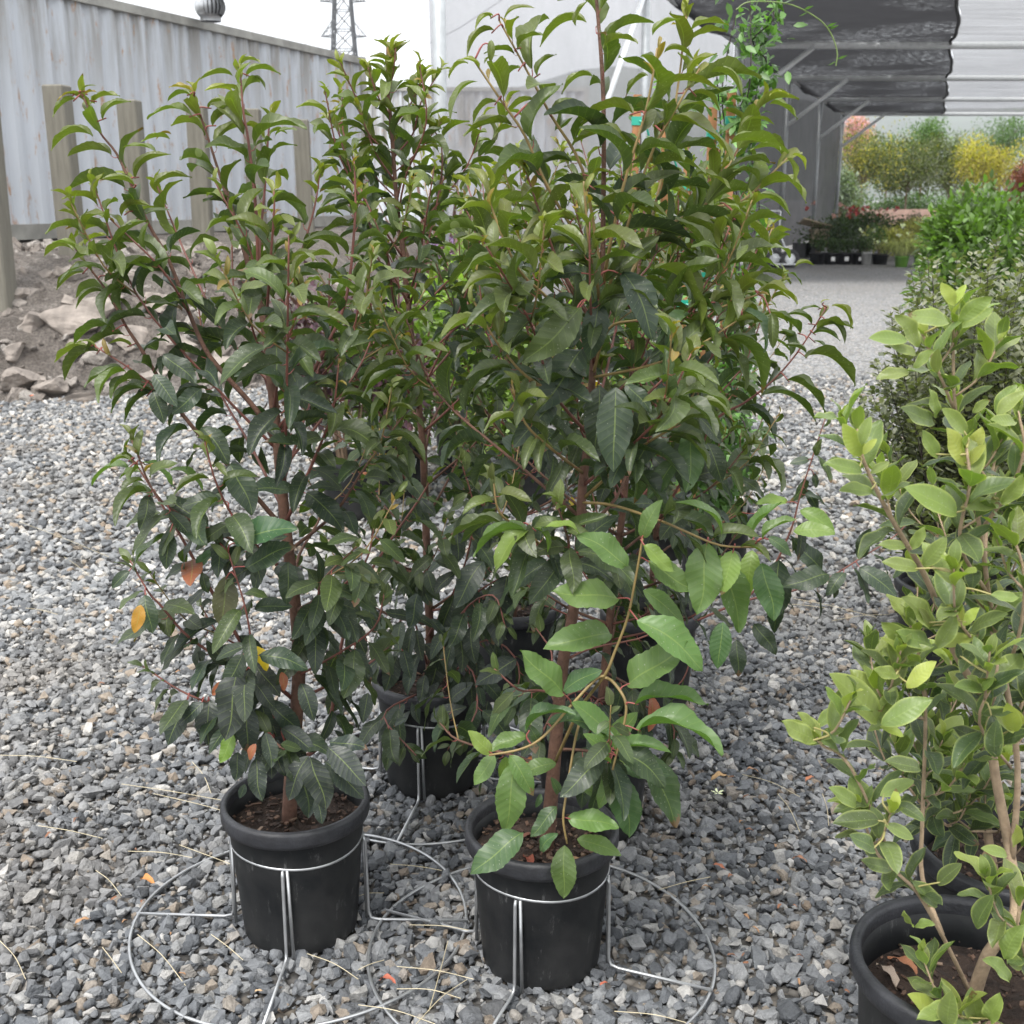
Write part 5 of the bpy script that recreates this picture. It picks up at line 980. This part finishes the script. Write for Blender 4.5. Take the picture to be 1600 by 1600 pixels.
def jasmine(L0, label, seed, spec, tend=None):
    r = np.random.default_rng(seed); e = empty('jasmine_vine', L0, label, 'vine', 'staked jasmine vines'); C_, D_, Ls = [], [], []
    for pl_ in spec:
        P_ = catmull(pl_, 5); q = MB(); q.tube([p - L0 for p in P_], .0026, 5); q.obj('stem', M['darkstem'], e)
        for p in P_:
            for j in range(7):
                C_.append(tuple(p + V(r.normal(size=3) * .028) - L0)); D_.append(r.normal(size=3) + np.array([0, 0, -.1])); Ls.append(r.uniform(.03, .058))
    k = len(C_); quad_obj('foliage', quads(np.array(C_), np.array(D_), r.normal(size=(k, 3)) * .5 + np.array([0, -.4, 1]), np.array(Ls), .5, .12), M['jas'], e)
    if tend:
        P_ = catmull(tend, 6); q = MB(); q.tube([p - L0 for p in P_], .0022, 6); q.obj('tendril', M['jstem'], e)
        for t, u_ in ((.42, 1), (.45, -1), (.62, 1), (.65, 1), (.93, 1), (.97, -1)):
            p = P_[int(t * (len(P_) - 1))] - L0; q = MB(); d = V((u_ * .7, -.2, .25 if u_ > 0 else -.3)); x = V((.1, .2, .5)).cross(d).normalized(); c = [p, p + d * .02 + x * .008, p + d * .045, p + d * .02 - x * .008]; q.add(c, [(0, 1, 2, 3)]); q.obj('leaf', M['jas'], e)
def wig(u0, v0, u1, v1, Y, n=7, a_=22): return [atY(u0 + (u1 - u0) * t + random.uniform(-a_, a_) * (0 < t < 1), v0 + (v1 - v0) * t, Y + random.uniform(-.08, .08)) for t in np.linspace(0, 1, n)]
jasmine(LJ, 'staked jasmine with a loose tendril arching under the shade roof', 3, [wig(1118, 790, 1150, 20, 4.2), wig(1125, 790, 1172, 0, 4.2), wig(1115, 790, 1120, 120, 4.25), wig(1130, 790, 1185, 120, 4.15), wig(1110, 790, 1090, 300, 4.3), wig(1120, 790, 1160, 480, 4.1), wig(1120, 800, 1150, 640, 4.0), wig(1160, 200, 1195, -5, 4.2), wig(1110, 790, 1080, 560, 4.1), wig(1115, 800, 1060, 700, 4.1), wig(1110, 790, 1130, 560, 4.0)],
    [atY(u, v, 4.15) for u, v in ((1150, 15), (1172, 3), (1231, 6), (1275, 27), (1297, 50), (1308, 81), (1306, 103))])
jasmine(LJ2, 'staked jasmine twining behind the leaves of the tallest laurel', 4, [wig(1030, 780, 1000, 160, 4.5), wig(1035, 780, 1045, 220, 4.55), wig(1030, 780, 1075, 260, 4.5), wig(1030, 780, 980, 400, 4.5), wig(1030, 780, 960, 600, 4.4), wig(1030, 780, 1090, 500, 4.4), wig(1030, 800, 1000, 600, 4.4)])
# plant tag
e = empty('plant_tag', V((atY(1164, 805, 4.2).x, 4.12, .24)), 'white plastic plant tag leaning in the jasmine pot', 'tag')
a0 = atY(1163, 805, 4.12) - V(e.location); a1 = atY(1178, 705, 4.10) - V(e.location); a2 = atY(1160, 680, 4.05) - V(e.location); a3 = atY(1192, 712, 4.13) - V(e.location)
q = MB(); q.tube([a0, a1], .008, 6); q.obj('stalk', M['grey_tag'], e)
q = MB(); c = (a2 + a3) / 2; q.add([a2 + V((-.004, 0, .016)), a3 + V((-.012, 0, .012)), a3 + V((0, 0, -.012)), a2 + V((.0, 0, -.028)), a2 + V((-.004, .004, .016)), a3 + V((-.012, .004, .012)), a3 + V((0, .004, -.012)), a2 + V((0, .004, -.028))], [(0, 1, 2, 3), (7, 6, 5, 4), (0, 4, 5, 1), (1, 5, 6, 2), (2, 6, 7, 3), (3, 7, 4, 0)]); q.obj('face', M['grey_tag'], e)

# ------------------------------------------------------------------ FAR PLANTS ON THE RIGHT
def gz(u, v): p = atZ(u, v); return V((p.x, p.y, 0))
p = g0(1550, 420, 9.2); bush('bright_green_shrub', p, 'bright green leafy shrub rising behind the pittosporums', 'shrub', M['bright'], 7000, .62, 1.42, .07, .25, .5, 41, lobes=12); p = g0(1660, 420, 9.8); bush('bright_green_shrub', p, 'second bright green shrub beyond the first bright green one', 'shrub', M['bright'], 6000, .8, 1.48, .075, .25, .5, 42, lobes=10)
def tub(u, v, w_, h_, label, mat, name='planter', n=24, group=None):
    p = gz(u, v); e = empty(name, p, label, 'pot', group); s = w_ * p.y / 1914 / 2; hh = h_ * p.y / 1914
    q = MB(); q.lathe([(0, .01), (s * .82, .0), (s * .97, hh * .88), (s * 1.03, hh * .88), (s * 1.03, hh), (s * .93, hh), (s * .9, hh * .75), (0, hh * .75)], n); q.obj('body', mat, e, True); return p, s, hh, e
M['plainpot'] = simple('black plastic', (.014, .014, .016), .5, .3, 6); M['limepot'] = simple('lime plastic pot', (.17, .36, .06), .45, .1, 6); M['whitepot'] = simple('pale pot', (.45, .45, .44), .6, .1, 6)
rowl = ['first', 'second', 'third', 'fourth', 'fifth']
for i, u in enumerate((1276, 1298, 1319, 1341)):
    p, s, hh, e = tub(u, 413, 25, 18, 'black pot, %s from the hand cart in the row along the path' % rowl[i], M['plainpot'], 'nursery_pot', group='far row of black pots')
    if i in (1, 2, 3): q = MB(); q.box((0, -s * .96, hh * .5), (s * .5, .01, hh * .35)); q.obj('price_label', M['white_plastic'], e)
    bush('low_shrub', p, 'low dark green shrub, %s from the hand cart in the path row' % rowl[i], 'shrub', M['dkgreen'], 700, s * 1.25, hh + .34, .05, hh * .8, .5, 50 + i, 'low shrubs along the path', lobes=5)
p, s, hh, e = tub(1353, 414, 16, 20, 'pale grey pot ending the row of black pots', M['whitepot']); bush('low_shrub', p, 'low shrub in the pale grey pot', 'shrub', M['dkgreen'], 500, .25, hh + .3, .05, hh * .8, .5, 57)
p, s, hh, e = tub(1374, 413, 26, 16, 'black pot below the white flowers', M['plainpot'], 'nursery_pot'); e = bush('white_flowering_plant', p, 'plant dotted with white flowers beside the pale grass', 'plant', M['midgreen'], 500, .36, .85, .06, .25, .5, 58, lobes=5)
r = np.random.default_rng(9)
for k in range(12):
    c = np.array([r.normal() * .25, r.normal() * .2 - .15, .62 + r.uniform(-.2, .3)]); n_ = 9; quad_obj('flower', quads(np.repeat(c[None], n_, 0), r.normal(size=(n_, 3)), r.normal(size=(n_, 3)), np.full(n_, .07), .7), M['whitef'], e)
for i, (u, lab) in enumerate(((1408, 'lime green pot under the pale fountain grass'), (1438, 'lime green pot beside the fountain grass pot'))):
    p, s, hh, e = tub(u, 417, 22, 17, lab, M['limepot'])
    e = empty('fountain_grass', V((p.x, p.y, hh * .7)), ('pale arching fountain grass in a lime green pot', 'second pale fountain grass next to the bright shrub')[i], 'grass'); n_ = 420; C_, F_ = [], []
    for k in range(n_):
        a_ = r.uniform(0, 6.28); d = np.array([math.cos(a_), math.sin(a_), 0]); x = np.array([-d[1], d[0], 0]); L_ = r.uniform(.5, .95); reach = L_ * r.uniform(.35, 1.); b = len(C_)
        for t in (0, .35, .7, 1): c = d * (.06 + reach * t * .8) + np.array([0, 0, L_ * (1.25 * t - .95 * t * t * r.uniform(.8, 1.2))]); w_ = .012 * (1 - t) + .002; C_ += [c - x * w_, c + x * w_]
        F_ += [(b + 2 * j, b + 2 * j + 1, b + 2 * j + 3, b + 2 * j + 2) for j in range(3)]
    me = bpy.data.meshes.new('blades'); me.from_pydata(np.array(C_).tolist(), [], F_); me.materials.append(M['grassy']); link('blades', me, e)['kind'] = 'stuff'
for i, (u, Y, rad, h, m_, lab) in enumerate(((1300, 29.5, 1.0, 1.15, 'dkgreen', 'dark rose bush with red blooms nearest the hand cart'), (1350, 30.5, 1.1, 1.1, 'dkgreen', 'dark rose bush in the middle with red blooms'), (1400, 31.5, 1.0, .95, 'dkgreen', 'dark low bush in front of the wooden tree boxes'), (1385, 28.2, .7, .85, 'creamy', 'cream variegated bush behind the white flowers'), (1440, 30., .9, .9, 'creamy', 'cream yellow bush behind the fountain grass'))):
    p = g0(u, 400, Y); e = bush('rose_bush' if 'rose' in lab else 'low_bush', p, lab, 'bush', M[m_], 2600, rad, h, .085, .08, .5, 70 + i, lobes=8)
    if 'rose' in lab:
        for k in range(13):
            c = np.array([r.normal() * rad * .5, r.normal() * .4 - .3, h * r.uniform(.85, 1.12)]); n_ = 10; quad_obj('bloom', quads(np.repeat(c[None], n_, 0), r.normal(size=(n_, 3)), r.normal(size=(n_, 3)), np.full(n_, .075), .75), M['rose' if k % 3 else 'pink'], e)
trees = [(1342, 200, 53., 2.05, .05, 'yellow', 'standard tree covered in yellow blossom beside the shade wall', 'tree', 1.6), (1412, 222, 55., 1.8, .06, 'olive', 'round olive green tree in a wooden box', 'tree', 1.4), (1478, 212, 57., 1.95, .06, 'olive', 'dense olive tree between the boxed tree and the golden tree', 'tree', 1.3), (1548, 218, 54., 2.05, .06, 'yellow', 'golden-leaved tree at the open end of the shade house', 'tree', 1.2), (1433, 178, 72., 1.6, .08, 'midgreen', 'light green tree rising behind the boxed olive tree', 'tree', 3.), (1556, 180, 72., 1.9, .08, 'midgreen', 'light green tree rising behind the golden tree', 'tree', 3.), (1330, 176, 70., 1.1, .07, 'pink', 'pink blossoming tree peeping over the yellow-blossomed tree', 'tree', 3.2), (1598, 240, 52., 1.1, .05, 'redleaf', 'reddish small tree beside the golden tree', 'tree', .9), (1500, 205, 76., 1.7, .07, 'silver', 'hazy grey-green tree far behind the golden tree', 'tree', 2.4), (1380, 215, 66., 1.9, .07, 'midgreen', 'mid green tree behind the yellow-blossomed tree', 'tree', 1.6), (1310, 262, 51., .95, .05, 'silver', 'grey-green small tree next to the shade wall', 'tree', .4)]
for i, (u, vt, Y, rad, tk, m_, lab, cat, z0) in enumerate(trees):
    p = g0(u, 350, Y); h = atY(u, vt, Y).z
    if m_ == 'yellow' and i == 0:
        e = bush('blossom_tree', p, lab, cat, M['olive'], 5200, rad, h, .12, z0, .5, 80, trunk=tk, lobes=14)
        n_ = 1800; c = np.stack([r.normal(0, rad * .42, n_), r.normal(0, rad * .42, n_) - .2, h * .7 + r.normal(0, h * .14, n_)], 1); quad_obj('blossom', quads(c, r.normal(size=(n_, 3)), r.normal(size=(n_, 3)), np.full(n_, .09), .6), M['yellow'], e)
    else: bush('garden_tree', p, lab, cat, M[m_], 5600, rad, h, .13, z0, .5, 80 + i, 'trees beyond the shade house', trunk=tk, lobes=14)
for i, (u, Y, rad, h, lab) in enumerate(((1325, 56., 1.6, 1.7, 'dark hedge bush closing the view beside the shade wall'), (1390, 60., 1.9, 1.6, 'dark hedge bush behind the wooden tree boxes'), (1455, 60., 1.9, 1.7, 'dark hedge bush under the dense olive tree'), (1520, 59., 1.9, 1.8, 'dark hedge bush under the golden-leaved tree'), (1590, 58., 1.9, 1.7, 'dark hedge bush next to the reddish tree'))):
    bush('hedge_bush', g0(u, 350, Y), lab, 'bush', M['dkgreen' if i % 2 else 'midgreen'], 3000, rad, h, .14, .05, .5, 130 + i, 'hedge beyond the shade house', lobes=9)
for i, (u, lab) in enumerate(((1372, 'low wooden tree box beside the yellow-blossomed tree'), (1413, 'wooden tree box under the round olive green tree'), (1450, 'wooden tree box next to the dense olive tree'))):
    p = g0(u, 350, 50. + i); e = empty('tree_box', p, lab, 'box', 'wooden tree boxes'); 
    for k in range(4):
        for s in (-1, 1):
            q = MB(); q.box((0, s * .55, .14 + k * .235), (1.2, .04, .22)); q.obj('board', M['boxwood'], e); q = MB(); q.box((s * .6, 0, .14 + k * .235), (.04, 1.05, .22)); q.obj('board', M['boxwood'], e)
    q = MB(); q.box((0, 0, .78), (1.12, 1.0, .06)); q.obj('soil', M['soil'], e)
# hand cart, crates
cp = gz(1222, 418); e = empty('hand_cart', cp, 'two-wheeled hand cart parked at the foot of the shade wall', 'cart'); k_ = cp.y / 1914
M['tyre'] = simple('rubber tyre', (.05, .05, .052), .8, .2, 9)
for s, u in ((-1, 1210), (1, 1233)):
    x = (u - 1222) * k_; w_ = empty('wheel', (0, 0, 0), None, None) if False else None
    q = MB(); q.tube([(x + .15 * math.cos(a_), -.05 * s, .18 + .15 * math.sin(a_)) for a_ in np.linspace(0, 6.283, 25)[:-1]], .045, 8, closed=True); o = q.obj('tyre', M['tyre'], e, True)
    q = MB(); q.lathe([(.0, -.02), (.11, -.02), (.11, .02), (0, .02)], 16); h_ = q.obj('hub', M['steel'], e, True); h_.location = (x, -.05 * s, .18); h_.rotation_euler[0] = math.pi / 2
q = MB(); q.tube([(-.2, 0, .2), (-.35, 0, .7), (-.3, 0, 1.15)], .018, 6); q.tube([(.15, .0, .2), (-.1, 0, .7), (-.1, 0, 1.15)], .018, 6); q.tube([(-.3, 0, 1.15), (-.1, 0, 1.15)], .018, 6); q.tube([(-.2, 0, .2), (.2, 0, .2)], .02, 6); q.obj('frame', M['steel'], e)
q = MB(); q.box((0, -.15, .08), (.5, .3, .02)); q.obj('toe_plate', M['steel'], e)
for i, (u, lab) in enumerate(((1252, 'black crate beside the hand cart'), (1266, 'black crate under the tilted tan board'))):
    p = gz(u, 402); e = empty('crate', p, lab, 'crate', 'black crates by the cart')
    for sx, sy, dx, dy in ((-1, 0, .03, .36), (1, 0, .03, .36), (0, -1, .36, .03), (0, 1, .36, .03)):
        q = MB(); q.box((sx * .18, sy * .18, .17), (dx, dy, .34)); q.obj('side', M['plainpot'], e)
    q = MB(); q.box((0, 0, .02), (.33, .33, .03)); q.obj('bottom', M['plainpot'], e)
p = gz(1270, 402); M['card'] = simple('tan cardboard', (.46, .37, .26), .8, .15, 4)
e = empty('cardboard_box', V((p.x + .12, p.y - .02, .34)), 'tan cardboard box with its pale flap tilted up on the crate', 'box')
q = MB(); q.box((0, 0, .17), (.42, .36, .34)); q.obj('carton', M['card'], e); q = MB(); q.box((-.1, -.05, .44), (.78, .42, .03), Matrix.Rotation(R(14), 3, 'Y') @ Matrix.Rotation(R(-18), 3, 'X')); q.obj('flap', M['card'], e)

# ------------------------------------------------------------------ SMALL THINGS ON THE GRAVEL
M['straw'] = simple('dry straw', (.46, .40, .27), .7, .25, 20)
r = random.Random(3); S = [(30, 815, 170, 870), (0, 1180, 120, 1190), (190, 1225, 345, 1250), (240, 1240, 420, 1290), (280, 1320, 410, 1370), (300, 1190, 330, 1240), (200, 1330, 300, 1340), (330, 1460, 380, 1500), (215, 1460, 290, 1540), (150, 1360, 190, 1400), (160, 1480, 190, 1520), (480, 1490, 560, 1530), (560, 1515, 600, 1500), (620, 1510, 740, 1530), (620, 1545, 720, 1560), (700, 1470, 670, 1580), (560, 1570, 680, 1600), (650, 1600, 730, 1530), (610, 1350, 690, 1360), (600, 1395, 560, 1400), (640, 1445, 740, 1455), (100, 870, 140, 900), (40, 950, 90, 960), (1240, 935, 1370, 965), (1300, 970, 1390, 960), (1200, 945, 1290, 950), (1160, 1210, 1250, 1245), (1285, 1240, 1295, 1290), (1215, 1240, 1250, 1300), (0, 1470, 40, 1530), (60, 1290, 160, 1310), (960, 1580, 1080, 1600), (1030, 1390, 1110, 1370)]
for (u0, v0, u1, v1) in S:
    a_ = atZ(u0, v0, .026); b_ = atZ(u1, v1, .024); m_ = (a_ + b_) / 2 + V((r.uniform(-.006, .006), r.uniform(-.006, .006), .005)); P_ = catmull([a_, m_, b_], 5)
    q = MB(); q.tube([p - a_ for p in P_], .0008, 4); o = q.obj('straw', M['straw']); o.location = a_; tag(o, 'thin dry straw lying on the gravel', 'straw', 'dry straws on the gravel')
litter = [(237, 1378, 'orange dead leaf near the wire stand by the dirt bank', (.42, .19, .06), 34), (609, 1535, 'reddish dead leaf between the two wire stands', (.34, .10, .06), 34), (1128, 1222, 'curled tan dead leaf beside the white blossom', (.42, .27, .13), 36), (1125, 1355, 'rust brown leaf fragment right of the drooping shoot', (.30, .11, .06), 22), (945, 1545, 'small red leaf fragment beside the pot foot', (.33, .09, .05), 18), (1268, 1225, 'small orange leaf fragment on open gravel', (.36, .14, .07), 20), (1175, 1208, 'pale brown twig-like leaf on the open gravel', (.34, .2, .12), 22), (52, 622, 'orange scrap at the foot of the dirt bank', (.60, .13, .03), 16), (1250, 1345, 'brown dead leaf on the gravel towards the osmanthus', (.24, .12, .07), 24), (130, 1450, 'thin brown leaf curl left of the wire stand', (.33, .19, .1), 26), (405, 1555, 'small tan leaf curl in front of the wire stand', (.4, .28, .16), 16)]
for i, (u, v, lab, c, wpx) in enumerate(litter):
    p = atZ(u, v, .028); Ln = wpx * p.length / FPX; mm = simple('dead leaf %d' % i, c, .75, .3, 40)
    me = tpl_mesh('dead_leaf', leaf_tpl(8, .16, R(35), .42, p_laurel, 1.2, i, 0, .8, .1), [mm, mm]); o = link('dead_leaf', me); o.location = p + V((-Ln / 2, 0, .006)); o.scale = (Ln,) * 3; o.rotation_euler = (r.uniform(-.2, .2), r.uniform(-.2, .2), -math.pi / 2 + r.uniform(-.6, .6)); tag(o, lab, 'leaf', 'fallen leaves on the gravel')
mms = [simple('leaf scrap %d' % k, c, .8, .3, 40) for k, c in enumerate(((.22, .10, .055), (.30, .17, .09), (.16, .08, .05)))]
mes = [tpl_mesh('leaf_scrap', leaf_tpl(6, .16, R(34), .4, p_laurel, 1.1, 60 + k, 0, .8, 0), [mms[k % 3], mms[k % 3]]) for k in range(6)]
for k in range(34):
    u, v = ((r.uniform(1090, 1330), r.uniform(1130, 1580)) if k < 22 else (r.uniform(0, 330), r.uniform(1000, 1560))); p = atZ(u, v, .027); o = link('leaf_scrap', mes[k % 6]); Ln = r.uniform(.010, .024); o.location = p; o.scale = (Ln,) * 3; o.rotation_euler = (r.uniform(-.4, .4), r.uniform(-.4, .4), r.uniform(0, 6)); tag(o, 'small brown scrap of dry leaf among the gravel stones', 'leaf', 'leaf scraps among the gravel')
for i, (P0, dx, dy, zz_, lab, c, Ln) in enumerate(((LB, -.02, -.075, .245, 'rust red dead leaf on the soil under the drooping shoot', (.22, .06, .035), .05), (LB, -.05, .01, .245, 'brown dead leaf on the soil beside the trunk of the tallest laurel', (.15, .06, .04), .055), (LB, .05, -.06, .243, 'tan dead leaf at the rim under the drooping shoot', (.28, .17, .09), .04), (LA, .01, -.09, .246, 'orange brown dead leaf at the rim before the laurel trunk by the bank', (.34, .17, .08), .045), (LG, -.07, -.03, .27, 'grey brown dead leaf on the osmanthus mulch', (.26, .19, .15), .06), (LG, -.02, -.09, .27, 'curled brown dead leaf at the front of the osmanthus mulch', (.22, .14, .10), .065), (LG, -.06, .05, .27, 'rust dead leaf at the back of the osmanthus mulch', (.28, .12, .06), .05), (LG, -.1, .02, .27, 'pale dead leaf against the wall of the osmanthus pot', (.33, .26, .21), .05))):
    mm = simple('soil leaf %d' % i, c, .75, .35, 40); me = tpl_mesh('dead_leaf', leaf_tpl(8, .14, R(28), .45, p_laurel, 1.1, i + 40, 0, .8, .1), [mm, mm]); o = link('dead_leaf', me); o.location = (P0.x + dx, P0.y + dy, zz_); o.scale = (Ln,) * 3; o.rotation_euler = (r.uniform(-.25, .25), r.uniform(-.3, .3), r.uniform(0, 6)); tag(o, lab, 'leaf', 'dead leaves in the pots')
p = atZ(1121, 1239, .03); e = empty('fallen_blossom', p, 'tiny white pinwheel blossom fallen on the gravel', 'flower')
for k in range(5):
    a_ = k * 1.2566 + .3; d = V((math.cos(a_), math.sin(a_), .25)); x = V((-d.y, d.x, .2)); q = MB(); q.add([d * .001, d * .008 + x * .004, d * .015 + x * .003, d * .016 - x * .001, d * .007 - x * .002], [(0, 1, 2, 3, 4)]); q.obj('petal', M['whitef'], e)
p = atZ(289, 1132, .02); me = stone_mesh(12, 20, True); me.materials.append(simple('cobble', (.46, .43, .37), .75, .12, 6)); o = link('cobble', me); o.location = p + V((0, 0, .012)); o.scale = (.062, .062, .055); o.rotation_euler = (0, .2, .5); tag(o, 'smooth pale oblong cobble lying beneath the low laurel leaves', 'stone')

# ------------------------------------------------------------------ HAZE
m, n = nodes('haze'); pv = N(n, 'ShaderNodeVolumePrincipled'); pv.inputs['Color'].default_value = (.82, .88, .95, 1); pv.inputs['Density'].default_value = .00042; pv.inputs['Anisotropy'].default_value = .2
o_ = N(n, 'ShaderNodeOutputMaterial'); n.links.new(pv.outputs[0], o_.inputs['Volume'])
q = MB(); q.box((0, 1220, 89), (1790, 2550, 182)); o = q.obj('haze', m); tag(o, 'thin pale haze in the distance', 'haze', kind='stuff')
